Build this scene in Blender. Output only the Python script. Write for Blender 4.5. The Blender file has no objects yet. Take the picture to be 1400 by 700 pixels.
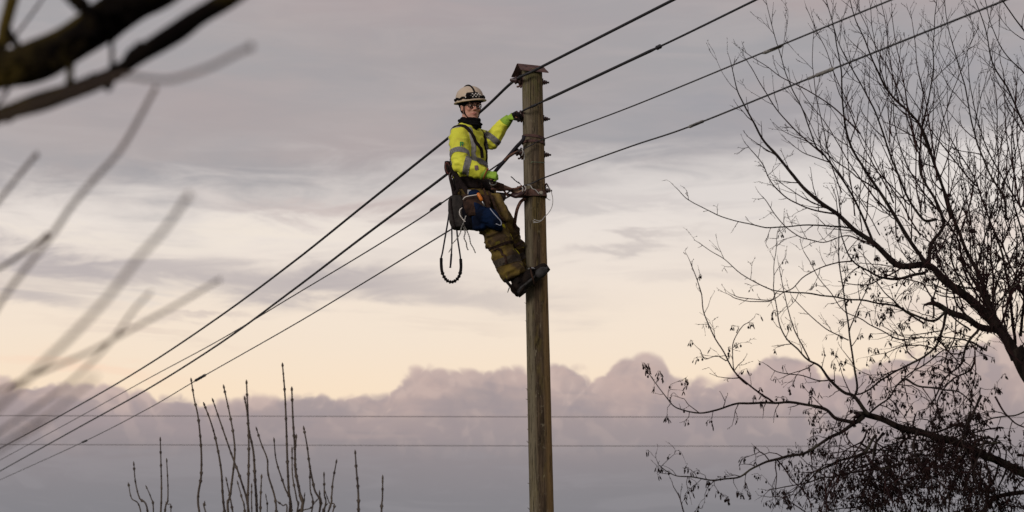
import bpy, bmesh, math, random
from mathutils import Vector, Matrix, noise
from mathutils.bvhtree import BVHTree
R = math.radians
SC = bpy.context.scene
COL = SC.collection

# ------------------------------------------------------------------ camera
PITCH, FPX, CAM = R(12.0), 3060.0, Vector((0.0, 0.0, 1.6))
cam = bpy.data.cameras.new('camera')
cam.sensor_width = 36.0
cam.lens = FPX / 1400.0 * 36.0
cam.clip_start, cam.clip_end = 0.1, 3000.0
cam.dof.use_dof = True
cam.dof.focus_distance = 18.2
cam.dof.aperture_fstop = 4.2
camo = bpy.data.objects.new('camera', cam)
camo.location = CAM
camo.rotation_euler = (R(90) + PITCH, 0, 0)
COL.objects.link(camo)
SC.camera = camo
SC.view_settings.view_transform = 'Standard'
SC.view_settings.look = 'None'
SC.view_settings.exposure = 0.12
SC.view_settings.gamma = 1.0

def at(px, py, Y):
    """world point seen at photo position (1400 x 700) that stands at distance Y"""
    u, v = (px - 700.0) / FPX, (350.0 - py) / FPX
    d = Vector((u, math.cos(PITCH) - v * math.sin(PITCH), math.sin(PITCH) + v * math.cos(PITCH)))
    return CAM + d * (Y / d.y)

# ------------------------------------------------------------------ node helpers
class G:
    def __init__(s, tree):
        s.t = tree; s.n = tree.nodes; s.l = tree.links
    def node(s, typ, **kw):
        n = s.n.new(typ)
        for k, v in kw.items(): setattr(n, k, v)
        return n
    def put(s, sock, v):
        if isinstance(v, bpy.types.NodeSocket): s.l.new(v, sock)
        else: sock.default_value = v
    def m(s, op, a, b=0.0, c=0.0, clamp=False):
        n = s.node('ShaderNodeMath', operation=op, use_clamp=clamp)
        s.put(n.inputs[0], a); s.put(n.inputs[1], b); s.put(n.inputs[2], c)
        return n.outputs[0]
    def mix(s, f, a, b, typ='MIX'):
        n = s.node('ShaderNodeMix', data_type='RGBA', blend_type=typ)
        s.put(n.inputs[0], f); s.put(n.inputs[6], a); s.put(n.inputs[7], b)
        return n.outputs[2]
    def noise(s, vec, scale, detail=4.0, rough=0.55, dist=0.0):
        n = s.node('ShaderNodeTexNoise')
        s.put(n.inputs['Vector'], vec)
        n.inputs['Scale'].default_value = scale; n.inputs['Detail'].default_value = detail
        n.inputs['Roughness'].default_value = rough; n.inputs['Distortion'].default_value = dist
        return n.outputs[0]
    def mapping(s, vec, scale=(1, 1, 1), loc=(0, 0, 0), rot=(0, 0, 0)):
        n = s.node('ShaderNodeMapping')
        s.put(n.inputs['Vector'], vec)
        n.inputs['Scale'].default_value = scale; n.inputs['Location'].default_value = loc
        n.inputs['Rotation'].default_value = rot
        return n.outputs[0]
    def step(s, x, a, b):
        n = s.node('ShaderNodeMapRange', interpolation_type='SMOOTHSTEP')
        s.put(n.inputs[0], x); s.put(n.inputs[1], a); s.put(n.inputs[2], b)
        n.inputs[3].default_value = 0.0; n.inputs[4].default_value = 1.0
        return n.outputs[0]
    def ramp(s, x, stops, interp='LINEAR'):
        n = s.node('ShaderNodeValToRGB'); s.put(n.inputs[0], x)
        e = n.color_ramp.elements; n.color_ramp.interpolation = interp
        while len(e) < len(stops): e.new(0.5)
        for el, (p, c) in zip(e, stops): el.position = p; el.color = c
        return n.outputs[0]

def srgb(r, g, b):
    f = lambda c: (c / 255 / 12.92) if c <= 10 else ((c / 255 + 0.055) / 1.055) ** 2.4
    return (f(r), f(g), f(b), 1.0)

# ------------------------------------------------------------------ world: overcast winter dusk sky
W = bpy.data.worlds.new('World'); SC.world = W; W.use_nodes = True
W.node_tree.nodes.clear()
g = G(W.node_tree)
tc = g.node('ShaderNodeTexCoord').outputs['Generated']
sx = g.node('ShaderNodeSeparateXYZ'); g.put(sx.inputs[0], tc)
dx, dy, dz = sx.outputs
az = g.m('ARCTAN2', dx, dy)
el = g.m('ARCSINE', dz)
X = g.m('MULTIPLY_ADD', az, 3.0, 0.7)                    # azimuth, 1 unit = about 19 degrees
Yv = g.m('MULTIPLY_ADD', el, -3.06, 0.35 + PITCH * 3.06) # elevation downwards, same unit
n1 = g.noise(g.mapping(tc, (1, 1, 3.4)), 5.5, 7, 0.58, 0.3)
n2 = g.noise(g.mapping(tc, (1, 1, 4), (3, 1, 2)), 16.0, 6, 0.6)
n3 = g.noise(g.mapping(tc, (1, 1, 6), (7, 5, 2), (0, .05, 0)), 15.0, 8, 0.62, 0.9)
nc1 = g.m('SUBTRACT', n1, 0.5); nc2 = g.m('SUBTRACT', n2, 0.5); nc3 = g.m('SUBTRACT', n3, 0.5)
# clear luminous layer behind the clouds
def S(y): return (y + 1.0) / 2.0
clear = g.ramp(g.m('MULTIPLY_ADD', g.m('MULTIPLY_ADD', nc2, 0.02, Yv), 0.5, 0.5), [
    (0.0, srgb(196, 190, 190)), (S(0.10), srgb(200, 193, 192)), (S(0.22), srgb(218, 211, 207)), (S(0.31), srgb(227, 217, 209)),
    (S(0.37), srgb(232, 219, 207)), (S(0.42), srgb(237, 221, 204)), (S(0.47), srgb(238, 220, 200)), (S(0.54), srgb(242, 219, 192)), (1.0, srgb(232, 200, 176))])
nish = g.node('ShaderNodeTexSky', sky_type='NISHITA', sun_disc=False)
nish.sun_elevation = R(16); nish.sun_rotation = R(215)
nsk = g.mix(1.0, nish.outputs[0], (0.1, 0.1, 0.1, 1), 'MULTIPLY')
clear = g.mix(0.03, clear, nsk)
# grey altostratus: solid high up, ragged streaks lower down
edge = g.m('MULTIPLY_ADD', X, -0.075, 0.318)
t = g.m('SUBTRACT', Yv, edge)
t = g.m('ADD', t, g.m('MULTIPLY', nc1, 0.20)); t = g.m('ADD', t, g.m('MULTIPLY', nc3, 0.12))
cover = g.m('SUBTRACT', 1.0, g.step(t, -0.075, 0.035))
greyc = g.mix(g.step(n1, 0.40, 0.62), srgb(157, 155, 158), srgb(168, 160, 160))
greyc = g.mix(g.m('MULTIPLY', g.step(n3, 0.42, 0.66), 0.35), greyc, srgb(176, 168, 168))
greyc = g.mix(g.m('MULTIPLY', g.step(n2, 0.50, 0.72), 0.35), greyc, srgb(147, 147, 153))
sky = g.mix(g.m('MULTIPLY', cover, 0.97), clear, greyc)
# individual cloud streaks (azimuth, elevation, half widths, tilt, strength, colour)
Xd = g.m('MULTIPLY_ADD', nc2, 0.16, X)
Yd = g.m('ADD', g.m('MULTIPLY_ADD', nc3, 0.10, Yv), g.m('MULTIPLY', nc2, 0.05))
def blob(sky, cx, cy, wx, wy, tilt, k, col):
    a = g.m('SUBTRACT', Xd, cx); b = g.m('SUBTRACT', Yd, cy)
    b = g.m('MULTIPLY_ADD', a, -tilt, b)
    a = g.m('MULTIPLY', a, 1 / wx); b = g.m('MULTIPLY', b, 1 / wy)
    q = g.m('ADD', g.m('MULTIPLY', a, a), g.m('MULTIPLY', b, b))
    e = g.m('EXPONENT', g.m('MULTIPLY', q, -1.0))
    return g.mix(g.m('MULTIPLY', e, k), sky, col)
GR, GD, PK, LT = srgb(172, 164, 166), srgb(154, 149, 154), srgb(176, 159, 157), srgb(231, 220, 208)
for a in [(.36, .325, .13, .014, -.05, .85, LT), (.12, .335, .16, .006, .02, .5, LT), (1.02, .262, .20, .030, 0, .75, srgb(216, 209, 205)),
          (.10, .372, .24, .020, .04, .85, GR), (.04, .412, .09, .014, .10, .7, GR), (.30, .395, .16, .016, .0, .6, GR),
          (.27, .437, .07, .006, -.05, .6, srgb(196, 182, 176)), (.47, .385, .14, .022, .0, .75, GR), (.62, .405, .16, .016, .05, .5, GR),
          (.17, .405, .10, .008, 0, .45, LT), (.54, .345, .10, .010, -.1, .5, srgb(214, 204, 197)), (.20, .465, .10, .005, .1, .35, srgb(205, 186, 175)),
          (.50, .29, .16, .014, 0, .6, PK), (.70, .27, .14, .012, .1, .35, GD), (.78, .252, .05, .012, .05, .6, GR), (.93, .283, .14, .010, .0, .35, srgb(184, 177, 177)),
          (.86, .336, .085, .008, -.17, .6, srgb(184, 175, 173)), (.95, .38, .12, .010, .05, .35, srgb(196, 186, 182)), (1.15, .33, .16, .03, 0, .25, GD),
          (.62, .445, .08, .008, 0, .25, srgb(205, 190, 180)), (1.05, .17, .25, .05, 0, .35, srgb(146, 147, 156)), (.62, .08, .25, .06, .1, .35, srgb(170, 155, 153)),
          (1.25, .44, .12, .02, 0, .3, srgb(190, 172, 172)), (.13, .512, .10, .010, .1, .5, srgb(240, 205, 180)), (.24, .15, .2, .05, 0, .5, srgb(166, 153, 153)), (1.15, .0, .30, .035, .1, .55, srgb(170, 154, 154)), (.55, .01, .3, .03, .05, .5, srgb(168, 153, 154)), (1.3, .10, .2, .03, 0, .3, srgb(146, 148, 158)), (.52, .20, .12, .03, 0, .25, srgb(172, 156, 156)), (1.35, .33, .12, .02, 0, .35, srgb(222, 200, 190))]:
    sky = blob(sky, *a)
# cumulus bank low down: outline height per azimuth plus billows
def curve(x, pts):
    n = g.node('ShaderNodeFloatCurve'); g.put(n.inputs[1], x)
    c = n.mapping.curves[0]
    while len(c.points) < len(pts): c.points.new(0.5, 0.5)
    for p, (a, b) in zip(c.points, pts): p.location = (a, b); p.handle_type = 'AUTO'
    n.mapping.update()
    return n.outputs[0]
def outline(pts): return [(x / 1400.0, (y - 400) / 200.0) for x, y in pts]
nb = g.noise(g.mapping(tc, (1, 1, 1.6)), 38.0, 5, 0.6); nbc = g.m('SUBTRACT', nb, 0.5)
nb2 = g.noise(g.mapping(tc, (1, 1, 1.5), (2, 2, 2)), 95.0, 4, 0.55); nb2c = g.m('SUBTRACT', nb2, 0.5)
Xn = g.m('DIVIDE', g.m('MULTIPLY_ADD', nb2c, 0.014, X), 1.4)
def bank(sky, pts, top, mid, soft, kn, extra=0.0):
    h = g.m('MULTIPLY_ADD', curve(Xn, outline(pts)), 0.2, 0.4)
    dpt = g.m('SUBTRACT', Yv, h)
    dpt = g.m('ADD', dpt, g.m('MULTIPLY', nbc, kn)); dpt = g.m('ADD', dpt, g.m('MULTIPLY', nb2c, kn * 0.45))
    return dpt
P1 = [(0, 527), (60, 528), (150, 534), (210, 545), (235, 551), (262, 541), (310, 545), (332, 539), (365, 545), (395, 537), (440, 536), (478, 545), (505, 540), (532, 534),
      (548, 515), (570, 505), (612, 502), (648, 506), (668, 502), (690, 496), (712, 500), (735, 512), (760, 500), (800, 506), (815, 512), (835, 498), (868, 487), (890, 488), (910, 500),
      (925, 515), (950, 511), (990, 515), (1030, 503), (1068, 490), (1100, 500), (1140, 512), (1180, 497), (1230, 486), (1300, 478), (1400, 470)]
P2 = [(0, 560), (60, 552), (140, 560), (200, 570), (260, 556), (310, 566), (350, 556), (400, 560), (450, 553), (500, 562), (560, 568), (588, 560), (603, 540), (625, 526), (660, 519),
      (700, 521), (730, 530), (770, 545), (800, 548), (840, 540), (880, 548), (930, 532), (960, 528), (1000, 533), (1060, 528), (1100, 522), (1200, 520), (1400, 505)]
def billow(off):
    v = g.mapping(tc, (1, 1, 1), off); out = None
    w = g.node('ShaderNodeVectorMath', operation='MULTIPLY_ADD'); nn = g.node('ShaderNodeTexNoise'); g.put(nn.inputs['Vector'], v); nn.inputs['Scale'].default_value = 55; nn.inputs['Detail'].default_value = 3
    g.put(w.inputs[0], nn.outputs[1]); w.inputs[1].default_value = (.010, .010, .010); g.put(w.inputs[2], v)
    for sc_, k_ in ((26.0, .54), (58.0, .28), (130.0, .18)):
        n_ = g.noise(w.outputs[0], sc_, 0.0)
        a_ = g.m('ABSOLUTE', g.m('MULTIPLY_ADD', n_, 2.0, -1.0))       # rounded puffs with sharp creases
        t_ = g.m('MULTIPLY', g.m('SUBTRACT', g.m('POWER', a_, .6), .42), k_); out = t_ if out is None else g.m('ADD', out, t_)
    return out
bl0 = billow((0, 0, 0)); bl1 = billow((-.004, 0, -.0055)); relief = g.m('SUBTRACT', bl0, bl1)
d1 = g.m('ADD', bank(sky, P1, 0, 0, 0, 0.012), g.m('MULTIPLY', bl0, 0.052))
d2 = g.m('ADD', bank(sky, P2, 0, 0, 0, 0.030), g.m('MULTIPLY', bl0, 0.07))
body = g.ramp(g.m('MULTIPLY', g.m('ADD', g.m('SUBTRACT', Yv, 0.46), g.m('MULTIPLY', nc1, 0.05)), 3.0), [
    (0.06, srgb(183, 166, 161)), (0.20, srgb(174, 157, 154)), (0.36, srgb(157, 145, 146)), (0.50, srgb(141, 134, 137)), (0.66, srgb(131, 128, 132)), (0.85, srgb(124, 124, 129)), (1.0, srgb(119, 119, 125))])
lit = g.m('MULTIPLY', g.step(nb, 0.38, 0.66), g.m('SUBTRACT', 1.0, g.step(Yv, 0.52, 0.60)))
body1 = g.mix(g.m('MULTIPLY', lit, 0.60), body, srgb(194, 170, 162))
rim = g.m('SUBTRACT', 1.0, g.step(d1, 0.0, 0.014))
body1 = g.mix(g.m('MULTIPLY', rim, 0.45), body1, srgb(196, 176, 170))
bfade = g.m('SUBTRACT', 1.0, g.step(Yv, 0.54, 0.64))
body1 = g.mix(g.m('MULTIPLY', g.m('MULTIPLY', g.step(relief, 0.0, 0.16), bfade), 0.55), body1, srgb(202, 180, 171))
body1 = g.mix(g.m('MULTIPLY', g.m('MULTIPLY', g.step(relief, 0.0, -0.16), bfade), 0.45), body1, srgb(148, 138, 143))
shade = g.mix(g.m('MULTIPLY', g.step(nb2, 0.4, 0.65), 0.25), g.mix(1.0, body, (0.93, 0.93, 0.94, 1), 'MULTIPLY'), body1)
fade2 = g.m('MULTIPLY', g.step(d2, -0.002, 0.018), g.m('SUBTRACT', 1.0, g.m('MULTIPLY', g.step(d2, 0.01, 0.09), 0.65)))
body2 = g.mix(g.m('MULTIPLY', fade2, 0.55), body1, shade)
for a in [(.57, .548, .045, .028, -.2, .45, srgb(190, 167, 160)), (.86, .530, .05, .032, 0, .5, srgb(190, 167, 160)), (.50, .585, .10, .012, 0, .35, srgb(172, 154, 152)), (.635, .515, .05, .012, 0, .4, srgb(186, 166, 160)),
          (.67, .552, .055, .018, 0, .55, srgb(147, 139, 143)), (.43, .57, .06, .014, -.2, .45, srgb(150, 141, 145)), (.79, .555, .04, .014, 0, .45, srgb(150, 141, 145)), (.92, .565, .06, .02, 0, .5, srgb(152, 142, 146)), (.87, .497, .03, .008, 0, .45, srgb(196, 176, 170)), (.78, .60, .15, .02, 0, .3, srgb(158, 146, 146)), (.20, .58, .1, .02, 0, .35, srgb(166, 150, 152)), (1.08, .53, .10, .02, 0, .45, srgb(184, 163, 162))]:
    body2 = blob(body2, *a)
low = g.mix(g.m('MULTIPLY', g.step(n3, 0.48, 0.62), g.m('MULTIPLY', g.step(Yv, 0.58, 0.64), 0.22)), body2, srgb(150, 146, 150))
sky = g.mix(g.step(d1, -0.004, 0.007), sky, low)
under = g.step(el, 0.0, -0.02)
sky = g.mix(under, sky, srgb(96, 96, 98))
bg = g.node('ShaderNodeBackground'); g.put(bg.inputs[0], sky); bg.inputs[1].default_value = 1.0
g.l.new(bg.outputs[0], g.node('ShaderNodeOutputWorld').inputs[0])

# ------------------------------------------------------------------ soft low sun through thin cloud, behind the camera on the left
sl = bpy.data.lights.new('sun', 'SUN'); sl.energy = 1.5; sl.angle = R(22); sl.color = (1.0, 0.93, 0.84)
so = bpy.data.objects.new('sun', sl)
saz, sel = R(215), R(16)                       # direction the light comes from (clockwise from +Y)
sd = Vector((math.sin(saz) * math.cos(sel), math.cos(saz) * math.cos(sel), math.sin(sel)))
so.rotation_euler = (-sd).to_track_quat('-Z', 'Y').to_euler(); so.location = (-20, -20, 20)
COL.objects.link(so)

# ------------------------------------------------------------------ materials
def mat(name, c1, c2=None, rough=0.8, scale=20.0, stretch=(1, 1, 1), bump=0.0, bscale=None, lo=0.35, hi=0.65, metal=0.0, spec=0.3, detail=6.0, c3=None, s3=5.0, k3=(0.5, 0.65), coat=0.0):
    m = bpy.data.materials.new(name); m.use_nodes = True
    q = G(m.node_tree); b = q.n['Principled BSDF']
    b.inputs['Roughness'].default_value = rough; b.inputs['Metallic'].default_value = metal
    b.inputs['Specular IOR Level'].default_value = spec
    co = q.mapping(q.node('ShaderNodeTexCoord').outputs['Object'], stretch)
    nz = q.noise(co, scale, detail)
    col = q.mix(q.step(nz, lo, hi), tuple(c1) + (1,), tuple(c2 or c1) + (1,))
    if c3: col = q.mix(q.step(q.noise(q.mapping(co, (1, 1, 1), (4, 2, 8)), s3, 5), *k3), col, tuple(c3) + (1,))
    q.put(b.inputs['Base Color'], col)
    if bump:
        bn = q.node('ShaderNodeBump'); bn.inputs['Strength'].default_value = bump; bn.inputs['Distance'].default_value = 0.01
        q.put(bn.inputs['Height'], q.noise(co, bscale or scale * 3, 5)); q.put(b.inputs['Normal'], bn.outputs[0])
    return m
M = {}
M['bark'] = mat('alder_bark', (.026, .018, .016), (.011, .008, .008), .95, 30, (1, 1, .3), .6, spec=.05, c3=(.06, .054, .042), s3=6, k3=(.55, .7))
M['twig'] = mat('twig_bark', (.036, .017, .016), (.016, .009, .011), .9, 12, spec=.05)
M['catkin'] = mat('catkin', (.020, .012, .011), (.010, .006, .006), .95, 60, spec=.05)
M['shoot'] = mat('shoot_bark', (.085, .065, .050), (.042, .030, .027), .8, 30, (1, 1, .2))
M['mossbark'] = mat('mossy_bark', (.008, .006, .005), (.004, .003, .003), .95, 14, (1, 1, 1), .8, spec=.03, c3=(.070, .050, .012), s3=4.5, k3=(.42, .60))
M['cable'] = mat('black_cable', (.012, .012, .018), (.025, .023, .028), .6, 40)
M['barewire'] = mat('bare_conductor', (.030, .028, .034), (.05, .045, .045), .5, 40, metal=.3)
M['sleeve'] = mat('splice_sleeve', (.22, .21, .20), (.12, .11, .11), .6, 60)
M['rust'] = mat('rusty_metal', (.105, .052, .045), (.055, .030, .029), .85, 25, (1, 1, 1), .4, c3=(.20, .13, .03), s3=9, k3=(.62, .72))
M['brownpaint'] = mat('brown_paint', (.13, .065, .050), (.075, .040, .034), .8, 22, (1, 1, 1), .3)
M['insul'] = mat('dark_glaze', (.030, .016, .020), (.06, .030, .030), .35, 30)
M['wire_grey'] = mat('grey_tie_wire', (.42, .41, .40), (.25, .24, .24), .5, 60)
M['grass'] = mat('winter_grass', (.045, .060, .020), (.085, .080, .035), .95, 1.5, (1, 1, 1), .5)
# ------------------------------------------------------------------ mesh helpers
def frame_of(d):
    d = d.normalized()
    a = Vector((0, 0, 1)) if abs(d.z) < 0.9 else Vector((1, 0, 0))
    x = a.cross(d).normalized()
    return x, d.cross(x).normalized()
class MB:
    def __init__(s): s.v = []; s.f = []; s.mi = []; s.cur = 0
    def face(s, *ix): s.f.append(ix); s.mi.append(s.cur)
    def tube(s, pts, rad, n=8, cap=True, flat=1.0):
        pts = [Vector(p) for p in pts]
        if not hasattr(rad, '__len__'): rad = [rad] * len(pts)
        N = len(pts); base = len(s.v); x = None
        for i, p in enumerate(pts):
            d = (pts[min(i + 1, N - 1)] - pts[max(i - 1, 0)])
            if d.length < 1e-9: d = Vector((0, 0, 1))
            d.normalize()
            if x is None: x, y = frame_of(d)
            else:
                x = (x - d * x.dot(d))
                if x.length < 1e-6: x, y = frame_of(d)
                x.normalize(); y = d.cross(x)
            for k in range(n):
                a = 2 * math.pi * k / n
                s.v.append(p + (x * math.cos(a) * flat + y * math.sin(a)) * rad[i])
        for i in range(N - 1):
            for k in range(n):
                a = base + i * n + k; b = base + i * n + (k + 1) % n
                s.face(a, b, b + n, a + n)
        if cap:
            s.face(*[base + k for k in range(n)][::-1]); s.face(*[base + (N - 1) * n + k for k in range(n)])
    def loft(s, rings, n=28, ex=2.0, cap=True):
        """rings: (centre, axis1, r1, axis2, r2)"""
        base = len(s.v)
        for c, a1, r1, a2, r2 in rings:
            for k in range(n):
                a = 2 * math.pi * k / n; ca, sa = math.cos(a), math.sin(a)
                s.v.append(Vector(c) + a1 * r1 * math.copysign(abs(ca) ** (2 / ex), ca) + a2 * r2 * math.copysign(abs(sa) ** (2 / ex), sa))
        for i in range(len(rings) - 1):
            for k in range(n):
                a = base + i * n + k; b = base + i * n + (k + 1) % n
                s.face(a, b, b + n, a + n)
        if cap:
            s.face(*[base + k for k in range(n)][::-1]); s.face(*[base + (len(rings) - 1) * n + k for k in range(n)])
    def ell(s, c, rx, ry, rz, ax=None, nu=14, nv=9):
        A = ax or (Vector((1, 0, 0)), Vector((0, 1, 0)), Vector((0, 0, 1)))
        base = len(s.v); c = Vector(c)
        s.v.append(c - A[2] * rz)
        for j in range(1, nv):
            t = math.pi * j / nv - math.pi / 2
            for k in range(nu):
                a = 2 * math.pi * k / nu
                s.v.append(c + A[0] * rx * math.cos(t) * math.cos(a) + A[1] * ry * math.cos(t) * math.sin(a) + A[2] * rz * math.sin(t))
        s.v.append(c + A[2] * rz); top = len(s.v) - 1
        for k in range(nu):
            s.face(base, base + 1 + (k + 1) % nu, base + 1 + k)
            s.face(top, top - nu + k, top - nu + (k + 1) % nu)
        for j in range(nv - 2):
            for k in range(nu):
                a = base + 1 + j * nu + k; b = base + 1 + j * nu + (k + 1) % nu
                s.face(a, b, b + nu, a + nu)
    def box(s, c, hx, hy, hz, ax=None):
        A = ax or (Vector((1, 0, 0)), Vector((0, 1, 0)), Vector((0, 0, 1)))
        b = len(s.v); c = Vector(c)
        for k in range(8):
            s.v.append(c + A[0] * (hx if k & 1 else -hx) + A[1] * (hy if k & 2 else -hy) + A[2] * (hz if k & 4 else -hz))
        for q in ((0, 2, 3, 1), (4, 5, 7, 6), (0, 1, 5, 4), (2, 6, 7, 3), (0, 4, 6, 2), (1, 3, 7, 5)): s.face(*[b + i for i in q])
    def mesh(s, name, mats, smooth=True):
        me = bpy.data.meshes.new(name)
        me.from_pydata([tuple(v) for v in s.v], [], s.f)
        for m_ in (mats if isinstance(mats, (list, tuple)) else [mats]): me.materials.append(m_)
        me.polygons.foreach_set('material_index', s.mi)
        me.polygons.foreach_set('use_smooth', [smooth] * len(s.f))
        me.update(); return me
    def build(s, name, mats, parent=None, smooth=True):
        o = bpy.data.objects.new(name, s.mesh(name, mats, smooth)); COL.objects.link(o)
        if parent: o.parent = parent; o.matrix_parent_inverse = pinv(parent)
        return o
def pinv(o): return Matrix.Identity(4) if o.parent else Matrix.Translation(-o.location)
def thing(name, label, cat, loc=(0, 0, 0), group=None):
    o = bpy.data.objects.new(name, None); COL.objects.link(o); o.location = loc; o.empty_display_size = 0.2
    return tag(o, label, cat, group)
def tag(o, label=None, cat=None, group=None, kind=None):
    if label: o['label'] = label
    if cat: o['category'] = cat
    if group: o['group'] = group
    if kind: o['kind'] = kind
    return o
def spline(pts, n=6):
    P = [Vector(p) for p in pts]
    if len(P) < 3:
        return [P[0].lerp(P[-1], i / n) for i in range(n + 1)]
    Q = [P[0] * 2 - P[1]] + P + [P[-1] * 2 - P[-2]]; out = []
    for i in range(1, len(Q) - 2):
        a, b, c, d = Q[i - 1:i + 3]
        for k in range(n):
            t = k / n
            out.append(0.5 * ((2 * b) + (c - a) * t + (2 * a - 5 * b + 4 * c - d) * t * t + (3 * b - a - 3 * c + d) * t ** 3))
    out.append(P[-1]); return out
def lerpr(a, b, n, p=1.0): return [a + (b - a) * (i / (n - 1)) ** p for i in range(n)]

# ------------------------------------------------------------------ ground
mb = MB(); N = 60
for j in range(N + 1):
    for i in range(N + 1):
        x = ((i / N) * 2 - 1); y = ((j / N) * 2 - 1); x = x * abs(x) * 900; y = y * abs(y) * 900 + 20
        r = math.hypot(x, y - 5)
        mb.v.append(Vector((x, y, (noise.noise(Vector((x * .02, y * .02, 0))) * 1.2) * min(1, max(0, (r - 25) / 60)))))
for j in range(N):
    for i in range(N):
        a = j * (N + 1) + i; mb.face(a, a + 1, a + N + 2, a + N + 1)
tag(mb.build('ground', M['grass']), kind='structure')

# ------------------------------------------------------------------ utility pole
PT, PB = at(727.2, 92, 18), at(740.6, 700, 18)
axis = (PT - PB).normalized()
P0 = PB - axis * ((PB.z + 0.3) / axis.z)                # foot, just in the ground
def pole_pt(z): return P0 + axis * ((z - P0.z) / axis.z)
def pole_r(z): return 0.0855 + (7.05 - z) * 0.0034
pole = thing('utility_pole', 'weathered round wooden pole with rusty folded metal cap and four wires', 'utility pole', (P0.x, P0.y, 0))
pm = bpy.data.materials.new('weathered_pole_wood'); pm.use_nodes = True
q = G(pm.node_tree); b = q.n['Principled BSDF']; b.inputs['Roughness'].default_value = .9; b.inputs['Specular IOR Level'].default_value = .15
co = q.node('ShaderNodeTexCoord').outputs['Object']
gr = q.noise(q.mapping(co, (1, 1, .05)), 75, 8, .65); g2 = q.noise(q.mapping(co, (1, 1, .10)), 22, 5, .6, .4)
pt = q.noise(q.mapping(co, (1, 1, .35), (3, 3, 3)), 9, 6, .6)
c = q.mix(q.step(gr, .38, .62), (.030, .020, .013, 1), (.098, .068, .043, 1))
c = q.mix(q.m('MULTIPLY', q.step(g2, .46, .60), .85), c, (.045, .030, .020, 1))
c = q.mix(q.m('MULTIPLY', q.step(pt, .48, .60), .65), c, (.100, .074, .026, 1))
fl = q.noise(q.mapping(co, (1, 1, .5), (1, 6, 2)), 38, 6, .7); c = q.mix(q.m('MULTIPLY', q.step(fl, .58, .68), .6), c, (.21, .18, .125, 1))
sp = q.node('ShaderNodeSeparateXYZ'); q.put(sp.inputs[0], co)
# ochre algae plus painted-in sky glow on the right, paler grey left, algae under cap
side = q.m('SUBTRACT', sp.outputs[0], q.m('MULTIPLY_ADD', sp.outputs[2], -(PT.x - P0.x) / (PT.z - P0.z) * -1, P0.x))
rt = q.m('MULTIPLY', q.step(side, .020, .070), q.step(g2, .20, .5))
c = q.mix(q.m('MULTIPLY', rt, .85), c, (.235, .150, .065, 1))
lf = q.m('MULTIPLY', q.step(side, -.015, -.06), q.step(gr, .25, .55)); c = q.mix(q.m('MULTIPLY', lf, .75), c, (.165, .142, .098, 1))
al = q.m('MULTIPLY', q.step(sp.outputs[2], 6.55, 6.95), q.step(q.noise(q.mapping(co, (1, 1, .4)), 26, 5), .40, .56))
c = q.mix(q.m('MULTIPLY', al, .8), c, (.085, .085, .012, 1))
topg = q.m('MULTIPLY', q.step(sp.outputs[2], 5.9, 6.6), .45); c = q.mix(topg, c, q.mix(q.step(gr, .3, .65), (.075, .060, .043, 1), (.17, .138, .102, 1)))
ck = q.noise(q.mapping(co, (1, 1, .035), (9, 1, 4)), 46, 3, .5); crack = q.m('SUBTRACT', 1.0, q.step(q.m('ABSOLUTE', q.m('SUBTRACT', ck, .5)), 0.0, .022))
crack = q.m('MULTIPLY', crack, q.step(pt, .44, .56)); c = q.mix(q.m('MULTIPLY', crack, .85), c, (.012, .009, .008, 1))
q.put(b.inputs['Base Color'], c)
bn = q.node('ShaderNodeBump'); bn.inputs['Strength'].default_value = .9; bn.inputs['Distance'].default_value = .006
q.put(bn.inputs['Height'], q.m('SUBTRACT', q.m('ADD', gr, g2), q.m('MULTIPLY', crack, 1.5))); q.put(b.inputs['Normal'], bn.outputs[0])
mb = MB(); NS, NZ = 72, 200
ax, ay = frame_of(axis)
ztop = at(727.2, 97.5, 18).z
for j in range(NZ + 1):
    z = P0.z + (ztop - P0.z) * j / NZ; cpt = pole_pt(z)
    for k in range(NS):
        a = 2 * math.pi * k / NS
        r = pole_r(z) * (1 + .012 * noise.noise(Vector((math.cos(a) * 1.5, math.sin(a) * 1.5, z * 1.3))))
        gz = noise.noise(Vector((math.cos(a) * 9, math.sin(a) * 9, z * .55)))
        r -= .0045 * max(0, .10 - abs(gz)) * 10 * (0.5 + noise.noise(Vector((z * .8, a, 3))))
        r += .0012 * noise.noise(Vector((math.cos(a) * 14, math.sin(a) * 14, z * 9)))
        mb.v.append(cpt + (ax * math.cos(a) + ay * math.sin(a)) * r)
for j in range(NZ):
    for k in range(NS):
        a = j * NS + k; b_ = j * NS + (k + 1) % NS; mb.face(a, b_, b_ + NS, a + NS)
mb.face(*[NZ * NS + k for k in range(NS)])
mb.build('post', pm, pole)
# small splinters on the weathered flank
mb = MB(); rnd = random.Random(4)
for i in range(16):
    z = rnd.uniform(3.2, 5.4); c0 = pole_pt(z); a = math.pi + rnd.uniform(-.5, .4)
    d = Vector((math.cos(a), math.sin(a), 0)); p = c0 + d * (pole_r(z) - .002)
    mb.tube([p, p + d * rnd.uniform(.008, .02) + Vector((0, 0, rnd.uniform(.005, .02)))], [.0035, .001], 5)
tag(mb.build('splinters', pm, pole), kind='stuff')
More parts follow.
